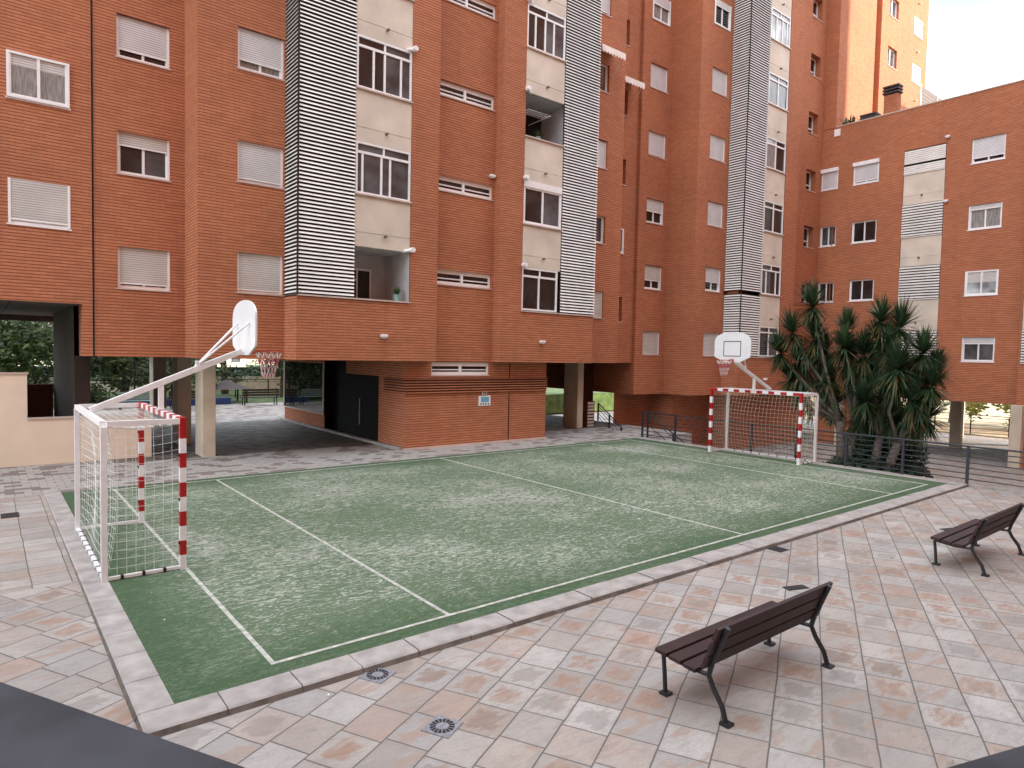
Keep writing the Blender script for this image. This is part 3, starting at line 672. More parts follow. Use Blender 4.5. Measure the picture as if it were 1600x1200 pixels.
g = MB(); wall(g, 'x', -.28, 14.25, 20.5, -.05, 4.05); wall(g, 'y', 14.25, -.28, .07, -.05, SO1); wall(g, 'x', .07, 14.25, 20.5, -.05, SO1); wall(g, 'y', 20.5, -.28, .07, -.05, 4.05)
g.build('gable_pier', 'pier', b1)
# rear wall of the undercroft to the right of the core, with one bright opening
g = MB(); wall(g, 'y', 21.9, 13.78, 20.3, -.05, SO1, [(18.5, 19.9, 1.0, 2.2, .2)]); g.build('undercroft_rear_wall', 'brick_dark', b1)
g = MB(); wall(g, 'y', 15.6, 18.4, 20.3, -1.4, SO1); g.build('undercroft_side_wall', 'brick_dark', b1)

# ================================================================== building at the left edge
b0 = thing('apartment_building', 'red brick wing at the left edge of the courtyard with a dark drive-through opening', 'building', (-6, 16, 0), 'red brick blocks round the courtyard')
TOP0 = 27.; Y0 = 13.5; XA0 = -12.
rA = rows(2.95, 20)
fa = MB()
wA = [(-1.63, -.40, z, z+1.06) for z in rA if z > 5]
wall(fa, 'y', Y0, XA0, .055, 4.06, TOP0, wA); wall(fa, 'y', Y0, -.17, .055, SO1, 4.06); wall(fa, 'y', Y0, XA0, -11.5, -.05, 4.06)
wall(fa, 'x', -.17, Y0, 14.25, SO1, 4.06)
wall(fa, 'x', XA0, Y0, 23.5, -.05, TOP0); wall(fa, 'y', 23.5, XA0, .055, 4.06, TOP0); wall(fa, 'x', .055, Y0, 23.5, SO1, TOP0)
fa.build('brick_facade', 'brick', b0)
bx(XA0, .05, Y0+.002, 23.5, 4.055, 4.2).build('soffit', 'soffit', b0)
s = MB()
for x in (-3.2, -1.6): s.box(x-.01, x+.01, Y0+.1, 23.4, 4.04, 4.054)
s.build('soffit_joint', 'dark', b0)
bx(XA0, .05, 23.2, 23.5, 3.85, 4.05).build('rear_beam', 'soffit', b0)
s = MB(); s.poly([(XA0, Y0, TOP0), (.055, Y0, TOP0), (.055, 23.5, TOP0), (XA0, 23.5, TOP0)]); s.build('roof', 'soffit', b0)
for k, h in enumerate(wA): window(b0, 'y', Y0, h[0], h[1], h[2], h[3], shut=[.93, 0, .9, 1, .5][k % 5], warm=(k == 0), pane='curtain', rec=(.04 if k != 1 else -.05), sill='frame', inner=(.24 if k == 1 else 0))

# ================================================================== building 2 (right half, with the tower)
b2 = thing('apartment_building', 'taller red brick block behind the far goal, one striped louvre column, sunlit tower', 'building', (27, 16, 0), 'red brick blocks round the courtyard')
TOP2 = 31.; S2 = 1.36
r2 = rows(3.13, 24)
fF = [(20.83, 22.03, z, z+1.07) for z in r2]; fH = [(23.2, 24.4, z, z+1.07) for z in r2]
f2 = MB()
YF, YH, Y2 = 13.15, 11.65, 10.8
wall(f2, 'y', YF, 20.31, 22.35, S2, TOP2, fF); wall(f2, 'x', 22.35, YH, YF, S2, TOP2)
wall(f2, 'y', YH, 22.35, 24.66, S2, TOP2, fH)
wall(f2, 'x', 24.66, Y2, YH, S2, 3.13); wall(f2, 'x', 24.82, Y2+.2, YH, 3.13, TOP2); wall(f2, 'y', Y2, 24.66, 28.1, S2, 3.13)
wall(f2, 'y', Y2, 28.1, 29.35, S2, TOP2); wall(f2, 'x', 29.35, Y2, 11.48, S2, TOP2)
sl_ = [(31.35, 32.35, z, z+1.08, .38) for z in rows(3.1, 24)]
wall(f2, 'y', 11.48, 29.35, 32.9, S2, TOP2, sl_)
wall(f2, 'x', 32.9, Y2, 11.48, 15.2, TOP2)
tw = [(38.65, 39.87, z, z+1.08, .22) for z in (17.2, 20.1, 22.9, 25.8)]; tx = [(42.15, 43.35, z, z+1.05, .1) for z in (17.2, 20.1, 22.9, 25.8)]
wall(f2, 'y', Y2, 32.9, 37.0, S2, TOP2); wall(f2, 'x', 37.0, Y2, 11.3, S2, TOP2); wall(f2, 'y', 11.3, 37.0, 37.7, S2, TOP2); wall(f2, 'x', 37.7, Y2, 11.3, S2, TOP2)
wall(f2, 'y', Y2, 37.7, 44.2, S2, TOP2, tw+tx); wall(f2, 'x', 44.2, Y2, 21.5, S2, TOP2); wall(f2, 'y', 21.5, 20.31, 44.2, S2, TOP2); wall(f2, 'x', 20.31, YF, 21.5, S2, TOP2)
wall(f2, 'y', 11.55, 24.72, 28.1, 3.13, TOP2)
f2.build('brick_facade', 'brick', b2)
plan2 = [(20.31, YF), (22.35, YF), (22.35, YH), (24.66, YH), (24.66, Y2), (29.35, Y2), (29.35, 11.48), (32.9, 11.48), (32.9, Y2), (44.2, Y2), (44.2, 21.5), (20.31, 21.5)]
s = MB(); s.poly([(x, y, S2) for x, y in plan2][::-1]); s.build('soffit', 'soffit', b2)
s = MB(); s.poly([(x, y, TOP2) for x, y in plan2]); s.build('roof', 'soffit', b2)
sF = [1, .62, .5, .93, 1, .35, .5, 1]; sH = [1, .6, 1, .94, 1, 0.2, 1, .5]
for k, h in enumerate(fF): window(b2, 'y', YF, h[0], h[1], h[2], h[3], shut=sF[k], warm=(k in (0, 1)), pane='curtain' if k == 5 else 'glass', rec=.12 if k != 5 else .02)
for k, h in enumerate(fH): window(b2, 'y', YH, h[0], h[1], h[2], h[3], shut=sH[k], warm=(k in (0,)), pane='glass', rec=.12 if k != 5 else .02)
louvre(b2, 'y', Y2, 24.68, 26.35, 6.14, 26.0, sides=[('x', 24.68, Y2, YH-.01)], pitch_=.112)
louvre(b2, 'y', Y2, 24.68, 26.35, 3.17, 6.0, sides=[('x', 24.68, Y2, YH-.01)], pitch_=.112)
bx(24.655, 24.685, Y2-.05, Y2-.012, 3.15, 26).build('louvre_corner_post', 'dark', b2)
bx(24.64, 28.12, Y2-.04, Y2+.7, 3.09, 3.14).build('balcony_ledge', 'stone', b2)
for k in range(7):
    z0 = 3.17+FL*k; z1 = z0+1.42
    spandrel(b2, 'y', Y2, 26.37, 28.08, z1, z0+FL-.045)
    if k: bx(26.35, 28.11, Y2-.045, Y2+.1, z0-.043, z0-.002).build('balcony_sill', 'stone', b2)
    window(b2, 'y', Y2, 26.38, 28.07, z0, z1-.005, style='tall', mull=[(.5,), (.25, .75), (.5,), (.5,), (.5,), (.3, .6, .85), (.5,)][k], rec=.03, sill=False, pane=['glass', 'glass_grey', 'glass', 'curtain', 'glass_grey', 'glass_pale', 'glass'][k], pane2=['glass_grey', 'glass', None, 'glass', None, None, None][k])
for h in sl_: window(b2, 'y', 11.48, h[0], h[1], h[2], h[3], style='slit', rec=.3)
for h in tw: window(b2, 'y', Y2, h[0], h[1], h[2], h[3], rec=.15, pane='glass_grey')
for h in tx: window(b2, 'y', Y2, h[0], h[1], h[2], h[3], rec=.02, pane='glass_pale')
for z in (19.0, 21.9, 24.8): bx(42.6, 42.7, Y2-.12, Y2, z, z+.08).build('drain_spout', 'stone', b2)
lamp_part(b2, (26.91, Y2, 2.1))
bx(33.5, 33.7, 7.45, 11.4, -1.42, S2-.07).build('undercroft_brick_wall', 'brick', b2)
g = MB(); wall(g, 'y', 14.3, 20.31, 22.9, -1.45, S2); wall(g, 'x', 22.9, 13.0, 14.3, -1.45, S2); wall(g, 'y', 13.0, 22.9, 25.6, -1.45, S2); wall(g, 'x', 25.6, 12.0, 13.0, -1.45, S2); wall(g, 'y', 12.0, 25.6, 32.9, -1.45, S2)
g.build('ground_floor_wall', 'brick', b2)

# ================================================================== right wing
b3 = thing('apartment_building', 'lower red brick wing behind the yucca, chimney on its roof, open ground floor', 'building', (39, 0, 0), 'red brick blocks round the courtyard')
XR = 32.9; TOP3 = 15.22; S3 = 1.3; YE = -30.
zs = [3.13, 6.12, 9.08, 12.05]
h1 = [(10.57, 11.44, z, z+1.06) for z in zs[1:]]; h2 = [(8.55, 9.78, z, z+1.08) for z in zs[1:]]; h4 = [(3.31, 4.59, z, z+1.1) for z in zs]
strip = [(5.6, 7.4, 3.05, 13.25, .1)]
f3 = MB()
wall(f3, 'x', XR, 2.36, Y2, S3, TOP3, h1[:0]+h2+h4+strip)
wall(f3, 'x', XR, Y2, 11.478, S3, TOP3, [(10.8, 11.44, z, z+1.06) for z in zs[1:]] and [])
f3 = MB()
wall(f3, 'x', XR, 2.36, 11.478, S3, TOP3, h1+h2+h4+strip)
wall(f3, 'x', XR-.3, YE, 2.36, -1.4, TOP3, [(-.2, 2.3, 3.05, 13.3, .1), (-4.5, -3.3, 3.13, 4.2), (-4.5, -3.3, 6.1, 7.2), (-4.5, -3.3, 9.1, 10.2), (-4.5, -3.3, 12.1, 13.2)])
wall(f3, 'y', 2.36, XR-.3, XR, -1.4, TOP3)
wall(f3, 'x', 44.2, YE, Y2, S3, TOP3); wall(f3, 'y', YE, XR-.3, 44.2, -1.4, TOP3)
f3.build('brick_facade', 'brick', b3)
s = MB(); s.poly([(XR, 2.36, S3), (XR, 11.478, S3), (44.2, Y2, S3), (44.2, YE, S3), (XR, YE, S3)]); s.build('soffit', 'soffit', b3)
bx(XR+.25, 43.9, YE+.3, Y2-.01, TOP3-.6, TOP3-.45).build('roof', 'soffit', b3)
s = MB(); s.box(XR-.33, XR+.25, YE, 2.33, TOP3, TOP3+.05); s.box(XR-.03, XR+.25, 2.33, 10.79, TOP3, TOP3+.05); s.build('parapet_coping', 'stone', b3)
s1 = [0, 0, 1]; 
for k, h in enumerate(h1): window(b3, 'x', XR, h[0], h[1], h[2], h[3], shut=(1 if k == 2 else 0), pane=['glass', 'glass_grey', 'glass'][k], box_=(k == 2), rec=(.05 if k == 2 else .12), sill='frame')
for k, h in enumerate(h2): window(b3, 'x', XR, h[0], h[1], h[2], h[3], shut=(.9 if k == 2 else 0), pane='glass', box_=(k == 2), rec=(.05 if k == 2 else .12), sill='frame')
for k, h in enumerate(h4): window(b3, 'x', XR, h[0], h[1], h[2], h[3], shut=[.22, .0, .14, .8][k], pane=['glass_grey', 'glass_pale', 'curtain', 'glass'][k], rec=[.1, .02, .1, .12][k], sill='frame', inner=(.42 if k == 1 else 0))
for a, b_ in ((5.62, 7.38), (-.18, 2.28)):
    xx = XR if a > 3 else XR-.3
    for z0, z1 in ((3.13, 4.55), (6.10, 7.66), (9.1, 10.62), (12.12, 13.2)):
        mp = seg_map('x', xx)
        n_ = 12; s = MB(); pt = (z1-z0)/n_
        for i in range(n_):
            if z0 > 12 and i in (4,): continue
            z = z0+pt*(i+.5); mbox(s, mp, a, b_, -.02, .03, z-.036, z+.036)
        mbox(s, mp, a, b_, -.03, .04, z0-.05, z0-.012)
        o = s.build('louvre_screen', 'slat', b3)
        s = MB(); mbox(s, mp, a+.01, b_-.01, -.09, -.06, z0, z1); s.build('backing', 'dark', o)
    for z0, z1 in ((4.56, 6.04), (7.67, 9.04), (10.63, 12.06)): spandrel(b3, 'x', xx, a, b_, z0+0.0, z1, .42)
lamp_part(b3, (XR, 5.55, 13.5), axis='x'); lamp_part(b3, (XR, 5.5, 10.55), axis='x')
bx(XR-.05, XR, 10.55, 10.85, 14.75, 15.1).build('junction_box', 'frame', b3)
ch = bx(XR+.35, XR+.75, 7.98, 8.62, TOP3-.5, 16.3).build('chimney', 'brick', b3)
s = MB()
for i in range(3): s.box(XR+.28, XR+.82, 7.92, 8.68, 16.36+i*.15, 16.44+i*.15)
s.box(XR+.42, XR+.68, 8.08, 8.52, 16.29, 16.7); s.build('chimney_cap', 'chim', ch)
s = MB()
for i in range(3): s.box(XR+.3, XR+.9, 8.95, 9.75, TOP3+.05+i*.14, TOP3+.14+i*.14)
s.box(XR+.4, XR+.8, 9.05, 9.65, TOP3-.5, TOP3+.42); s.build('roof_vent', 'chim', b3)
for (x, y0_, y1_) in ((XR+.05, 5.75, 6.1), (XR+.05, 1.9, 2.36)):
    pass
for (x, y, w_) in ((32.22, 2.02, .42), (37.6, 5.9, .5), (43.2, 2.95, .55), (43.3, 7.6, .5), (33.0, 6.1, .35), (37.6, -2, .5), (33., 9.9, .35)):
    bx(x, x+.4, y, y+w_, -1.42, S3).build('pillar', 'pillar', b3, bevel=.015)
# mesh balustrade and plants on that roof
mf = thing('roof_balustrade', 'pale grey mesh balustrade on the flat roof beside the sunlit tower', 'balustrade', (43.5, 9.5, 15))
mbk = MB()
for i in range(70): mbk.box(40.0+i*.1, 40.045+i*.1, 9.49, 9.51, TOP3-.4, 18.9)
for i in range(20): mbk.box(40.0, 47.0, 9.485, 9.515, TOP3-.3+i*.2, TOP3-.275+i*.2)
mbk.build('mesh_panel', 'metal_grey', mf)
for x in (39.98, 42.4, 47.0): bx(x-.04, x+.04, 9.44, 9.48, TOP3-.44, 18.95).build('post', 'white', mf)
def grass_plant(name, label, x, y, z, n, ln, mat='leaf', seed=3, cat='plant'):
    rnd = random.Random(seed); s = MB()
    for i in range(n):
        a = rnd.uniform(0, 6.28); e = rnd.uniform(.5, 1.5); l = ln*rnd.uniform(.5, 1); px, py = x+rnd.uniform(-.25, .25), y+rnd.uniform(-.35, .35)
        d = Vector((math.cos(a)*math.cos(e), math.sin(a)*math.cos(e), math.sin(e))); sd_ = Vector((-math.sin(a), math.cos(a), 0))*.025
        p = Vector((px, py, z)); q = p+d*l*.6; r_ = q+(d+Vector((0, 0, -.5)))*l*.4
        s.poly([p-sd_, p+sd_, q+sd_*.8, q-sd_*.8]); s.poly([q-sd_*.8, q+sd_*.8, r_])
    return tag(s.build(name, mat), label, cat)
grass_plant('roof_plant', 'spiky plant showing over the roof parapet at the foot of the tower', 33.2, 10.2, TOP3, 60, .8, 'yucca', 5)
grass_plant('roof_plant', 'small plant on the roof just left of the grey mesh balustrade', 33.6, 6.9, TOP3-.1, 30, .45, 'leaf', 6)

# ================================================================== unseen block behind the camera, added to shade the courtyard
shade_block = thing('apartment_building', 'unseen tall red brick block behind the terrace, sized to shade the courtyard', 'building', (10, -22, 0), 'red brick blocks round the courtyard')
f4 = MB()
f4.box(-34, 57.5, -34, -16, -1.5, 34); f4.build('shade_block_walls', 'brick', shade_block)

# ================================================================== walls near the undercroft
lw_ = thing('low_wall', 'cream rendered stepped wall behind the near goal, its left end taller', 'wall', (-1, 14.2, 0))
s = MB(); s.box(-9, -1.28, 14.1, 14.24, -.05, 2.28); s.box(-1.28, 1.48, 14.1, 14.24, -.05, 1.14); s.build('wall_body', 'cream', lw_)
s = MB(); s.box(-9, -1.25, 14.07, 14.27, 2.28, 2.32); s.box(-1.278, 1.5, 14.07, 14.27, 1.14, 1.18); s.build('coping', 'stone', lw_)
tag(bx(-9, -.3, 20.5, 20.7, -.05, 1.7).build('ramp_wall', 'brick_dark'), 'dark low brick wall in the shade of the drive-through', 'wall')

# brick stub and downpipe by the far pillar
t = thing('brick_stub', 'short stub of rough stacked brick beside the far beige pillar', 'brick stub', (17.9, 13.5, 0))
s = MB(); s.mat('brick_dark'); s.box(17.85, 18.25, 13.5, 13.8, -.05, 1.1)
s.mat('stone')
for i in range(8): s.box(17.83, 18.2, 13.475, 13.499, .03+i*.135, .11+i*.135)
s.build('stack', None, t)
s = MB(); s.tube([(18.15, 14.2, 1.05), (18.1, 14.2, 1.95), (17.95, 14.2, 2.1)], .07, 10); tag(s.build('downpipe', 'pipe'), 'short white pipe above the brick stub by the far pillar', 'pipe')

# ================================================================== goals with basketball hoops
def net_grid(mb, fn, nu, nv, r, sub=1):
    for i in range(nu+1):
        mb.tube([fn(i/nu, j/(nv*sub)) for j in range(nv*sub+1)], r, 3, cap=False)
    for j in range(nv+1):
        mb.tube([fn(i/(nu*sub), j/nv) for i in range(nu*sub+1)], r, 3, cap=False)
def goal(x0, dirx, yn, label, netmat, sag):
    """x0 goal line, dirx = +1 when the court lies towards +X; yn nearer post"""
    t = thing('football_goal', label, 'goal', (x0, yn+1.54, 0), 'goals with basketball hoops')
    w = .08; H = 2.08; yf = yn+3.08; xb = x0-dirx*1.0
    def X(a): return x0+dirx*a
    # striped posts
    for y in (yn, yf-w):
        s = MB(); n = 10; zz = [i*.2 for i in range(10)]+[H]
        for i in range(10):
            s.mat('white' if i % 2 == 0 else 'red'); s.box(X(0), X(-w), y, y+w, zz[i]+.0, zz[i+1])
        s.build('goal_post', None, t)
    s = MB(); L = 3.08-2*w; n = 15
    for i in range(n):
        s.mat('red' if i % 2 == 0 else 'white'); s.box(X(0), X(-w), yn+w+L*i/n, yn+w+L*(i+1)/n, H-w, H-.001)
    s.build('crossbar', None, t)
    for y in (yn+.005, yf-w+.005):
        bx(X(-1.0), X(-1.0+.07), y, y+.07, 0, H-.08).build('rear_post', 'white', t)
    for y in (yn+.005, yf-w+.005):
        bx(X(-w), X(-1.0+.07), y, y+.07, H-.08, H-.01).build('top_side_bar', 'white', t); bx(X(-w), X(-1.0+.07), y+.01, y+.06, .01, .05).build('ground_bar', 'white', t)
    bx(X(-1.0), X(-1.0+.07), yn+.075, yf-.08, H-.079, H-.009).build('top_rear_bar', 'white', t); bx(X(-1.0+.01), X(-1.0+.06), yn+.08, yf-.08, .01, .05).build('ground_bar', 'white', t)
    def clip(*q): bx(*q).build('net_clip', 'black', t)
    for i in range(9): clip(X(-1.0+.005), X(-1.0+.075), yn+.3+i*.3, yn+.325+i*.3, .008, .056)
    for i in range(3): clip(X(-.25-i*.25), X(-.285-i*.25), yn+.005, yn+.075, .008, .056)
    for i in range(3): clip(X(-.081), X(-.095), yn, yn+.04, .35+i*.6, .39+i*.6); clip(X(-.081), X(-.095), yf-w, yf-w+.04, .35+i*.6, .39+i*.6)
    # net: back, two sides, roof
    s = MB(); rr_ = .0025 if dirx > 0 else .0042
    rnd = random.Random(4); ph = [rnd.uniform(0, 6.28) for _ in range(8)]
    def back(u, v):
        y = yn+.05+(3.08-.1)*u; z = .04+(H-.12)*v
        bul = sag*math.sin(math.pi*v)*.18+.05*math.sin(u*9+ph[0])*math.sin(math.pi*v)
        return (X(-.93+bul), y, z-sag*.05*math.sin(u*math.pi)*(v))
    def side(y):
        def fn(u, v): return (X(-.06-.87*u), y+.02*math.sin(7*v+ph[1])+.02*math.sin(u*6), .04+(H-.12)*v-.06*math.sin(math.pi*u)*(v))
        return fn
    def roof_(u, v): return (X(-.06-.87*v), yn+.05+(3.08-.1)*u, H-.09-.03*math.sin(math.pi*v))
    net_grid(s, back, 24, 16, rr_); net_grid(s, side(yn+.04), 8, 17, rr_); net_grid(s, side(yf-.04), 8, 17, rr_); net_grid(s, roof_, 26, 8, rr_)
    s.build('net', netmat, t)
    # hoop arm, strut, braces
    yc = 4.87; hx = 1.2
    s = MB()
    a = Vector((X(-1.0+.04), yc, H+.02)); b_ = Vector((X(hx-.06), yc, 2.99)); dv = (b_-a); ln = dv.length; dn = dv.normalized(); up = Vector((-dn.z*dirx, 0, abs(dn.x)))
    s.obox((a+b_)/2, dn*(ln/2), Vector((0, .04, 0)), up*.045)
    s.build('hoop_arm', 'white', t, bevel=.006)
    s = MB(); s.box(X(-.005), X(-.075), yc-.035, yc+.035, H+.001, 2.46); s.box(X(.02), X(-.10), yc-.07, yc+.07, H+.002, H+.015); s.build('arm_strut', 'white', t)
    s = MB(); sp = Vector((X(.50), yc, 2.79))
    s.box(X(.45), X(.55), yc-.035, yc-.025, 2.70, 2.83); s.box(X(.45), X(.55), yc+.025, yc+.035, 2.70, 2.83)
    for q in (-1, 1): s.tube([sp+Vector((0, q*.03, 0)), Vector((X(hx-.03), yc+q*.32, 3.45))], .018, 8)
    s.build('brace', 'white', t)
    # backboard
    pts = []
    for i in range(17):
        th = math.pi*i/16; pts.append((.6*math.cos(th)*(1-.0*abs(math.cos(th))), 3.52+.30*math.sin(th)**.8))
    pts += [(-.6, 3.14), (-.58, 3.08), (-.24, 2.93), (.24, 2.93), (.58, 3.08), (.6, 3.14)]
    s = MB(); f0 = [(X(hx), yc+p, z) for p, z in pts]; f1_ = [(X(hx-.03), yc+p, z) for p, z in pts]
    s.poly(f0); s.poly(f1_[::-1])
    for i in range(len(pts)): j = (i+1) % len(pts); s.poly([f0[i], f0[j], f1_[j], f1_[i]])
    bb = s.build('backboard', 'board', t)
    s = MB(); e = .004; q = .022
    for (p0, p1, za, zb) in ((-.29, .29, 3.53, 3.53+q), (-.29, .29, 3.10, 3.10+q), (-.29, -.29+q, 3.10+q, 3.53), (.29-q, .29, 3.10+q, 3.53)): s.box(X(hx), X(hx+e), yc+p0, yc+p1, za, zb)
    s.build('target_square', 'black', bb)
    # ring and its net
    cx = hx+.15+.225; zr = 2.99
    s = MB(); s.tube([(X(cx+.225*math.cos(k*math.pi/16)), yc+.225*math.sin(k*math.pi/16), zr) for k in range(33)], .011, 8, cap=False)
    s.box(X(hx+.004), X(hx+.02), yc-.07, yc+.07, zr-.07, zr+.03)
    for k in (-1, 1): s.tube([(X(hx+.01), yc+k*.06, zr-.01), (X(cx-.18), yc+k*.13, zr)], .01, 6)
    s.tube([(X(hx+.01), yc, zr-.06), (X(cx-.2), yc, zr-.01)], .01, 6)
    rg = s.build('hoop', 'hoop', t)
    s = MB(); N = 12
    def rad(v): return .22-.13*v**.7
    for k in range(N):
        for sgn in (-1, 1):
            s.mat('net'); p0 = []
            for v in range(0, 5):
                th = 2*math.pi*(k+sgn*.5*v)/N; p0.append((X(cx+rad(v/4)*math.cos(th)), yc+rad(v/4)*math.sin(th), zr-.44*v/4))
            s.mat('net' if sgn > 0 or dirx < 0 else 'net'); s.tube(p0[:2], .006, 4, cap=False)
            s.mat('net_pink'); s.tube(p0[1:3], .006, 4, cap=False); s.mat('net' if sgn > 0 else 'net_pink'); s.tube(p0[2:], .005, 4, cap=False)
    s.build('hoop_net', None, rg)
    return t
goal(0, 1, 3.45, 'red and white striped goal nearest the camera, left, with a basketball hoop arm over it', 'net', .35)
goal(16.24, -1, 3.32, 'red and white striped goal at the far end beside the yucca, hoop above it', 'net_old', 1.0)

# ================================================================== benches
def make_bench(x0, label):
    t = thing('park_bench', label, 'bench', (x0+1.0, -2.85, -.06), 'slatted benches facing the pitch')
    x1 = x0+2.0; gz = -.06
    for i in range(3):
        y = -2.50-i*.155
        s = MB(); s.obox((x0+1, y-.065, .355+gz+.06-i*.012), (1.0, 0, 0), (0, .064, .004), (0, 0, .02)); s.build('seat_slat', 'wood', t, bevel=.006)
    bdir = Vector((0, -.34, .94)).normalized(); nrm = Vector((0, .94, .34))
    for i in range(3):
        c = Vector((x0+1, -3.03, .44))+bdir*(i*.145)
        s = MB(); s.obox(c, (1.0, 0, 0), bdir*.062, nrm.normalized()*.019); s.build('back_slat', 'wood', t, bevel=.006)
    for xl in (x0+.09, x1-.13):
        s = MB(); rad = .024
        s.tube([(xl, -2.565, gz+.02), (xl, -2.55, gz+.2), (xl, -2.53, .31)], .021, 8)
        s.obox((xl, -2.57, gz+.012), (.045, 0, 0), (0, .045, 0), (0, 0, .012))
        s.build('front_leg', 'iron', t)
        s = MB(); s.tube([(xl, -3.20, gz+.02), (xl, -3.16, gz+.14), (xl, -3.07, gz+.26), (xl, -3.02, .30), (xl, -3.05, .42), (xl, -3.13, .62), (xl, -3.19, .77)], .024, 8)
        s.obox((xl, -3.21, gz+.012), (.045, 0, 0), (0, .045, 0), (0, 0, .012))
        s.build('rear_leg', 'iron', t)
        s = MB(); s.tube([(xl, -2.53, .315), (xl, -2.8, .29), (xl, -3.02, .30)], .02, 8); s.build('seat_bearer', 'iron', t)
    return t
make_bench(2.63, 'dark brown slatted bench with iron legs nearest the camera, seen from behind')
make_bench(9.18, 'dark brown slatted bench further off at the right edge of the plaza')

# ================================================================== drains
def round_drain(x, y, label):
    t = thing('floor_drain', label, 'drain', (x, y, -.06), 'drains in the plaza paving'); a = R(27); ca, sa = math.cos(a)*.13, math.sin(a)*.13
    s = MB(); s.obox((x, y, -.056), (ca, sa, 0), (-sa, ca, 0), (0, 0, .004)); s.build('plate', 'steel', t)
    s = MB(); n = 16
    for k in range(n):
        th = 2*math.pi*k/n; d0 = Vector((math.cos(th), math.sin(th), 0)); tn = Vector((-math.sin(th), math.cos(th), 0)); c = Vector((x, y, -.0505))
        s.poly([c+d0*.055-tn*.007, c+d0*.105-tn*.015, c+d0*.105+tn*.015, c+d0*.055+tn*.007])
    s.build('slots', 'black', t)
round_drain(.76, -.69, 'round-slotted steel drain close beside the kerb of the pitch')
round_drain(.78, -1.80, 'round-slotted steel drain lowest in the photo, a stride out from the kerb')
def flat_drain(x, y, w_, h_, ang, z, label):
    t = thing('floor_drain', label, 'drain', (x, y, z), 'drains in the plaza paving'); c, s_ = math.cos(ang), math.sin(ang)
    s = MB(); s.obox((x, y, z+.004), (c*w_, s_*w_, 0), (-s_*h_, c*h_, 0), (0, 0, .004)); s.build('frame', 'rail_dark', t)
    s = MB()
    for i in range(6):
        q = -w_*.8+w_*1.6*i/5; s.obox((x+c*q, y+s_*q, z+.0095), (c*w_*.06, s_*w_*.06, 0), (-s_*h_*.8, c*h_*.8, 0), (0, 0, .0015))
    s.build('grating', 'rail', t)
flat_drain(7.97, -.70, .13, .13, R(0), -.06, 'dark square drain at the foot of the kerb midway along the pitch')
flat_drain(6.46, -1.82, .17, .07, R(-20), -.06, 'dark narrow drain grating behind the nearest bench')
flat_drain(-1.80, 8.35, .13, .2, R(0), pz(8.35), 'dark round-edged drain left of the near goal')
flat_drain(11.9, -1.9, .16, .08, R(-20), -.06, 'dark drain grating behind the bench at the right edge')

# ================================================================== railing
def railing(name, label, p0, p1, n, h=.95, mat='rail', bars=5, panel=False):
    t = thing(name, label, 'railing', p0); p0, p1 = Vector(p0), Vector(p1)
    s = MB(); s.tube([p0+Vector((0, 0, h)), p1+Vector((0, 0, h))], .024, 8); s.build('top_rail', mat, t)
    s = MB()
    for k in range(bars): zz = Vector((0, 0, .12+k*(h-.2)/(bars-1)*.93)); s.tube([p0+zz, p1+zz], .0135, 6)
    s.build('rail', mat, t)
    for i in range(n+1):
        p = p0.lerp(p1, i/n)
        s = MB(); d = (p1-p0).normalized(); s.obox(p+Vector((0, 0, h/2-.04)), d*.03, Vector((-d.y, d.x, 0))*.03, (0, 0, h/2+.02)); s.build('post', mat, t)
    return t
railing('railing', 'long dark metal railing along the far end of the pitch and plaza', (17.3, 10.05, 0), (17.3, -9.6, 0), 13, bars=6)
railing('stair_railing', 'sloping dark handrail going down the stairs behind the end railing', (17.55, 10.0, 0), (17.55, 7.6, -1.35), 2, .92, 'rail_dark', 3)
railing('stair_railing', 'sloping dark handrail in the shade beside the stub of stacked brick', (19.0, 14.0, .25), (18.2, 11.9, -.55), 2, .7, 'rail_dark', 4)

# ================================================================== sign
t = thing('wall_sign', 'small white and blue notice on the brick wall under the ribbed band', 'sign', (11.03, 11.61, 1.45))
bx(10.78, 11.27, 11.60, 11.615, 1.28, 1.62).build('panel', 'white', t)
s = MB(); s.box(10.87, 11.2, 11.594, 11.599, 1.40, 1.575); s.build('picture', 'sign_blue', t)
s = MB()
for i in range(4): s.box(10.84+i*.105, 10.89+i*.105, 11.593, 11.599, 1.315, 1.365)
s.build('symbols', 'black', t)
t = thing('wall_sign', 'tiny pale plate just above the blue notice on the brick wall', 'sign', (10.98, 11.61, 1.7))
bx(10.89, 11.09, 11.565, 11.584, 1.655, 1.755).build('panel', 'stone', t); bx(10.92, 11.06, 11.561, 11.5645, 1.69, 1.735).build('symbols', 'rail', t)

# ================================================================== yucca tree
def rosette(s, sd_, c, axis, n, ln, rnd, droop=.16):
    axis = Vector(axis).normalized(); a = axis.orthogonal().normalized(); b_ = axis.cross(a)
    for i in range(n):
        th = rnd.uniform(0, 6.28); t = rnd.random(); el = math.pi*(.46-.72*t**1.15)      # from straight up to hanging
        l = ln*rnd.uniform(.75, 1.08)
        d = (a*math.cos(th)+b_*math.sin(th))*math.cos(el)+axis*math.sin(el); d.normalize()
        side = d.cross(Vector((0, 0, 1))); side = side.normalized() if side.length > .05 else a
        w_ = rnd.uniform(.019, .030); p = Vector(c)-axis*(.20*t)
        m1 = p+d*l*.45; tip = p+d*l+Vector((0, 0, -droop*l*(abs(math.cos(el))*.6+.1)*rnd.uniform(.4, 1.2)))
        tgt = sd_ if (t > .86 and rnd.random() < .55) else s
        tgt.poly([p-side*w_*.6, p+side*w_*.6, m1+side*w_, m1-side*w_]); tgt.poly([m1-side*w_, m1+side*w_, tip])
yt = thing('yucca_tree', 'large dark yucca with many spiky heads and bare trunks behind the far goal', 'tree', (20.5, 2.8, -1.4))
rnd = random.Random(11)
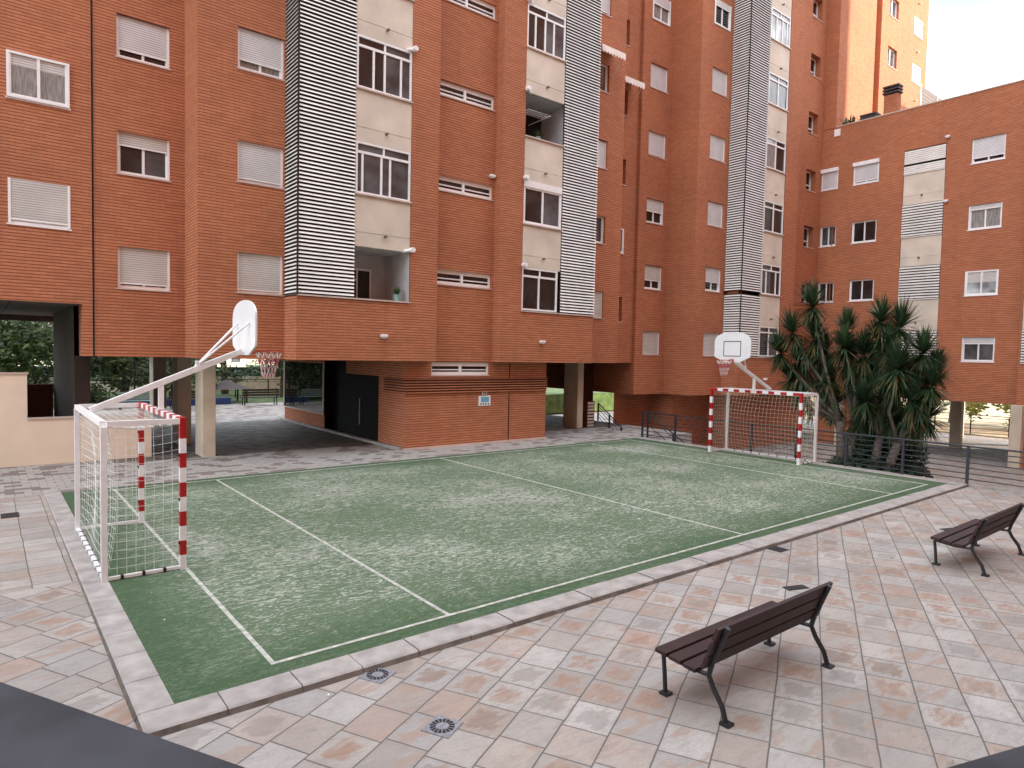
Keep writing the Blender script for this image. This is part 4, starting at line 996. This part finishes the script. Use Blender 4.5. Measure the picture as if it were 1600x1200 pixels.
# (y, z, how far back) of each head
hd = [(5.22, 5.0, 0), (5.82, 4.1, -.2), (5.25, 3.9, .3), (6.3, 3.38, -.1), (4.29, 4.2, .6), (4.01, 3.61, -.1), (3.01, 4.45, .2), (2.54, 4.25, .5), (1.78, 3.43, .3), (2.18, 2.93, -.5), (1.44, 2.44, .2),
      (3.68, 3.37, .6), (3.18, 1.87, -.4), (4.69, 2.51, .3), (5.96, 3.07, .6), (2.88, 1.87, .3), (1.88, 1.94, 0), (3.45, 1.13, .3), (6.1, 2.41, .3), (5.14, 3.48, .9), (3.47, 2.84, .9), (2.06, 2.78, .7), (4.62, 1.57, .7), (2.45, 1.21, .5),
      (2.7, 3.6, .2), (1.6, 2.9, .8), (5.5, 2.9, 1.2), (3.9, 2.2, 1.3), (4.3, 3.1, .9), (3.4, 3.9, .9), (5.0, 2.0, 1.0), (5.7, 1.7, .6), (3.0, 1.2, 1.0), (2.1, 1.1, .9), (1.6, 1.4, .5), (2.6, 2.6, 1.2), (4.0, 1.2, 1.2)]
heads = [((20.3+dx, y, z), 'a' if y > 4.5 else 'b' if y > 3.4 else 'c' if y > 2.3 else 'd') for y, z, dx in hd]
roots = {'a': (20.5, 3.95, -1.4), 'b': (20.6, 3.8, -1.4), 'c': (20.4, 3.0, -1.4), 'd': (20.5, 2.8, -1.4)}
forks = {'a': (20.45, 4.15, 1.0), 'b': (20.7, 3.8, .9), 'c': (20.5, 2.9, .6), 'd': (20.4, 2.3, .5)}
tr = MB()
for q in 'abcd': tr.tube([roots[q], Vector(roots[q]).lerp(Vector(forks[q]), .5)+Vector((.05, .06, 0)), forks[q]], .19, 9, r1=.12)
sg = MB(); sdry = MB()
for (p, q) in heads:
    p = Vector(p); f = Vector(forks[q]); mid = f.lerp(p, .45)+Vector((rnd.uniform(-.15, .15), rnd.uniform(-.25, .25), -.12))
    tr.tube([f, mid, p-Vector((0, 0, .15))], .075, 8, r1=.04)
    ax = (p-mid).normalized()+Vector((0, 0, .6))
    rosette(sg, sdry, p, ax, 250, rnd.uniform(.70, 1.02), rnd)
    # skirt of older leaves hanging below the head
    for i in range(70):
        c = p.lerp(mid, rnd.uniform(.05, .75)); th = rnd.uniform(0, 6.28); l = rnd.uniform(.45, .8)
        d = Vector((math.cos(th)*.55, math.sin(th)*.55, -rnd.uniform(.35, 1.3))).normalized(); sd2 = d.cross(Vector((0, 0, 1))).normalized()*rnd.uniform(.016, .028)
        m1 = c+d*l*.5+Vector((math.cos(th), math.sin(th), 0))*.06; tip = c+d*l+Vector((0, 0, -.1))
        tgt = sdry if rnd.random() < .12 else sg
        tgt.poly([c-sd2*.6, c+sd2*.6, m1+sd2, m1-sd2]); tgt.poly([m1-sd2, m1+sd2, tip])
tr.build('trunk', 'bark_pale', yt, smooth=True); sg.build('crown', 'yucca', yt); sdry.build('dry_leaves', 'yucca_dry', yt)
# low planting under it
def shrub(name, label, c, rx, rz, n, mat, ls, seed, cat='plant', kind=None):
    rnd = random.Random(seed); s = MB()
    for i in range(n):
        d = Vector((rnd.gauss(0, 1), rnd.gauss(0, 1), rnd.gauss(0, 1))).normalized()*rnd.random()**.4
        p = Vector(c)+Vector((d.x*rx, d.y*rx, d.z*rz)); a = Vector((rnd.gauss(0, 1), rnd.gauss(0, 1), rnd.gauss(0, .6))).normalized(); b_ = a.orthogonal().normalized()
        s.poly([p-a*ls, p+b_*ls*.35, p+a*ls, p-b_*ls*.35])
    o = s.build(name, mat); tag(o, label, cat); return o
def fern(label, x, y, z, seed, ln):
    rnd = random.Random(seed); s = MB()
    for i in range(26):
        a = rnd.uniform(0, 6.28); l = ln*rnd.uniform(.7, 1.1); pp = []
        for k in range(7):
            t = k/6; pp.append(Vector((x+math.cos(a)*l*t, y+math.sin(a)*l*t, z+l*(.95*t-1.15*t*t))))
        for k in range(6):
            d = pp[k+1]-pp[k]; sd_ = d.cross(Vector((0, 0, 1))).normalized()
            for q in (-1, 1):
                for h_ in (0, .5):
                    b_ = pp[k]+d*h_; s.poly([b_, b_+sd_*q*.13*(1-k/8)+d*.4, b_+d*.35])
    return tag(s.build('fern', 'fern'), label, 'plant', 'dark ferns under the yucca')
fern('dark arching fern at the right foot of the yucca, against the railing', 18.6, .75, -.75, 1, 1.45)
fern('dark arching fern under the middle of the yucca', 18.7, 2.2, -.8, 2, 1.4)
fern('dark arching fern under the left trunks of the yucca', 19.0, 3.7, -.8, 3, 1.3)
pb_ = bx(18.2, 22.3, -.3, 6.4, -1.42, -.95).build('planting_bed', 'kerb', kind='structure')
shrub('low_shrub', 'dark leafy bush standing behind the trunks of the yucca', (21.6, 3.2, -.1), 1.3, 1.1, 4500, 'fern', .12, 19, 'shrub')
shrub('low_shrub', 'dark low shrub filling the bed under the yucca', (20.9, 3.2, -.75), 1.7, .75, 4500, 'fern', .11, 9, 'shrub')

# ================================================================== park beyond the undercrofts
def tree(label, x, y, z, h, rcrown, seed, mat='leaf', n=2600, group='park trees beyond the buildings', low=.25):
    rnd = random.Random(seed); t = thing('park_tree', label, 'tree', (x, y, z), group)
    s = MB(); lean = Vector((rnd.uniform(-.5, .5), rnd.uniform(-.5, .5), 0))
    tp = Vector((x, y, z+h*.4))+lean; s.tube([(x, y, z), Vector((x, y, z)).lerp(tp, .5), tp], .26, 8, r1=.16); limbs = []
    for i in range(6):
        a = i*1.05+rnd.uniform(-.3, .3); e = tp+Vector((math.cos(a)*rcrown*.7, math.sin(a)*rcrown*.7, h*rnd.uniform(.12, .5))); s.tube([tp, tp.lerp(e, .5)+Vector((0, 0, .2)), e], .11, 6, r1=.03); limbs.append(e)
    s.build('trunk', 'bark', t)
    s = MB(); cl = []
    for i in range(26):
        d = Vector((rnd.gauss(0, 1), rnd.gauss(0, 1), rnd.gauss(0, 1))).normalized()*rnd.random()**.45
        cl.append((tp+Vector((d.x*rcrown, d.y*rcrown, h*low+d.z*h*.42)), rnd.uniform(.5, 1.1)*rcrown*.36))
    for i in range(n):
        c, r_ = cl[rnd.randrange(len(cl))]; d = Vector((rnd.gauss(0, 1), rnd.gauss(0, 1), rnd.gauss(0, 1))).normalized()*r_*rnd.random()**.5
        p = c+d; a = Vector((rnd.gauss(0, 1), rnd.gauss(0, 1), rnd.gauss(0, .7))).normalized(); b_ = a.orthogonal().normalized(); l = rnd.uniform(.1, .22)
        s.poly([p-a*l, p+b_*l*.45, p+a*l, p-b_*l*.45])
    s.build('crown', mat, t)
tree('dense green park tree seen through the drive-through, at the photo\'s left edge', 1.5, 33, 0, 7.5, 3.9, 1, n=9000, low=0)
tree('green park tree behind the dark low wall of the drive-through', 4.3, 38, 0, 7, 3.6, 2, n=7000, low=0)
tree('park tree seen between the gable pier and the first pillars', 6.2, 33.5, 0, 6.6, 3.0, 3, n=3000, low=.05)
tree('park tree showing through the undercroft above the near hoop arm', 10.5, 40, 0, 7.5, 3.6, 4, n=3400, low=.05)
tree('park tree behind the yard bench, beyond the beige pillar', 13.0, 36, 0, 7, 3.2, 5, n=3000, low=.05)
tree('park tree beside the shop window of the undercroft', 17.5, 43, 0, 8, 3.8, 6, n=3000, low=.05)
tree('tall green park tree far behind the drive-through', -2.5, 42, 0, 9, 4.8, 7, n=7000, low=0)
tree('yellow-green park tree seen under the right wing, between its pillars', 52, 7.0, -1.4, 6.5, 3.0, 8, 'leaf_y', n=3000, low=.1)
tree('sunlit yellow-green park tree seen under the right end of the right wing', 55, 3.2, -1.4, 6.5, 2.8, 9, 'leaf_y', n=2600, low=.1)
tree('park tree behind the yucca, glimpsed under the right wing', 54, 11.5, -1.4, 7, 3.2, 10, 'leaf', n=2600, low=.1)
tree('sunlit yellow-green bushy tree seen under the right wing, beside the railing', 49.5, 5.2, -1.4, 5.2, 2.3, 12, 'leaf_y', n=2600, low=.05)
tree('green park tree seen between the last two pillars of the right wing', 57, 5.4, -1.4, 7, 3.0, 13, 'leaf', n=3000, low=.05)
def boundary(label, x0, x1, y):
    t = thing('boundary_wall', label, 'wall', ((x0+x1)/2, y, 0)); bx(x0, x1, y, y+.2, -.05, .95).build('wall_body', 'sandwall', t); bx(x0, x1, y+.05, y+.1, .95, 1.65).build('green_screen', 'greenfence', t)
    s = MB()
    for i in range(int((x1-x0)/2.5)+1): s.box(x0+i*2.5, x0+i*2.5+.06, y+.03, y+.049, .95, 1.75)
    s.build('post', 'rail_dark', t)
boundary('cream boundary wall with a dark green screen on top, across the park', -14, 34, 44)
tag(bx(3.4, 8.4, 31.2, 31.4, -.02, .34).build('painted_low_wall', 'blue'), 'low blue painted wall in the yard behind the near goal frame', 'wall')
def yard_bench(x0, y, ln, mat, label, rot=0):
    t = thing('yard_bench', label, 'bench', (x0, y, 0), 'benches in the yard behind the undercroft')
    s = MB()
    for i in range(3): s.box(x0, x0+ln, y+i*.15, y+i*.15+.12, .42, .45)
    s.build('seat', mat, t)
    s = MB()
    for i in range(3): s.box(x0, x0+ln, y-.05, y-.02, .52+i*.13, .62+i*.13)
    s.build('backrest', mat, t)
    for x in (x0+.12, x0+ln-.15):
        s = MB(); s.box(x, x+.04, y-.02, y+.03, 0, .9); s.box(x, x+.04, y+.38, y+.42, 0, .42); s.box(x, x+.04, y, y+.42, .38, .42); s.build('leg', 'rail_dark', t)
yard_bench(8.5, 29.6, 1.95, 'wood', 'dark slatted bench on the sunlit yard beyond the beige pillar')
yard_bench(4.9, 29.0, 1.7, 'wood', 'dark slatted bench half hidden behind the near hoop arm')
yard_bench(2.75, 29.0, 1.9, 'teal', 'pale teal slatted bench left of the near hoop arm')
def hut(x, y, label):
    t = thing('play_hut', label, 'play hut', (x, y, 0))
    s = MB(); a = 1.1
    pts = [(x-a, y-a, .75), (x+a, y-a, .75), (x+a, y+a, .75), (x-a, y+a, .75)]; ap = (x, y, 1.25)
    for i in range(4): s.poly([pts[i], pts[(i+1) % 4], ap])
    s.poly(pts); s.build('roof', 'wood', t)
    for i, j in ((-1, -1), (1, -1), (1, 1), (-1, 1)): bx(x+i*.85-.04, x+i*.85+.04, y+j*.85-.04, y+j*.85+.04, -.02, .76).build('post', 'rail_dark', t)
hut(8.6, 32.8, 'low dark pyramid-roofed play hut on the lawn beyond the yard bench')
railing('park_railing', 'dark railing crossing the park behind the yard benches', (-4, 36, 0), (24, 36, 0), 14, 1.1, 'rail_dark', 2)
railing('park_railing', 'dark railing beyond the open ground floor of the right wing', (46.2, 16, -1.36), (46.2, -4, -1.36), 10, 1.2, 'rail_dark', 5)
def lamp_post(x, y, label):
    t = thing('street_lamp', label, 'street lamp', (x, y, 0)); s = MB(); s.tube([(x, y, 0), (x, y, 3.4)], .05, 8); s.build('post', 'rail_dark', t)
    s = MB(); s.tube([(x, y, 3.4), (x, y, 3.75)], .12, 10, r1=.2); s.build('lantern', 'white', t)
lamp_post(4.0, 32.5, 'thin dark lamp post in the park seen past the near goal')
# pale houses far across the park
def far_house(x, y, w_, d_, h, label, mat):
    t = thing('far_house', label, 'building', (x, y, 0)); bx(x-w_/2, x+w_/2, y, y+d_, -1.5, h).build('walls', mat, t)
    for i in range(int(w_/3)):
        for k in range(int(h/3)):
            bx(x-w_/2+1+i*3, x-w_/2+2.2+i*3, y-.03, y-.001, 1+k*3, 2.3+k*3).build('window', 'glass_grey', t)
    bx(x-w_/2-.3, x+w_/2+.3, y-.3, y+d_+.3, h, h+.3).build('roof', 'stone', t)
far_house(12, 90, 30, 10, 8, 'pale long house far behind the park trees', 'sandwall')
far_house(-24, 95, 24, 10, 9, 'pale house far off beyond the drive-through', 'beige')

# scraps of leaf and paper lying about on the slabs and the turf
rnd = random.Random(77); s = MB()
for i in range(150):
    x, y = rnd.uniform(-2.5, 14), rnd.uniform(-5, 9)
    z = .008 if (y > -.2 and x > -.9) else pz(y)+.006
    if -1.3 < x < -.85 or -.65 < y < -.2: continue
    a = rnd.uniform(0, 6.28); l = rnd.uniform(.008, .026); u_, v_ = Vector((math.cos(a), math.sin(a), rnd.uniform(-.2, .2)))*l, Vector((-math.sin(a), math.cos(a), .2))*l*.55
    p = Vector((x, y, z+.004)); s.mat(rnd.choice(['pipe', 'stone', 'bark', 'leaf_y', 'bark'])); s.poly([p-u_, p+v_, p+u_, p-v_])
s.build('leaf_litter', None, kind='stuff')
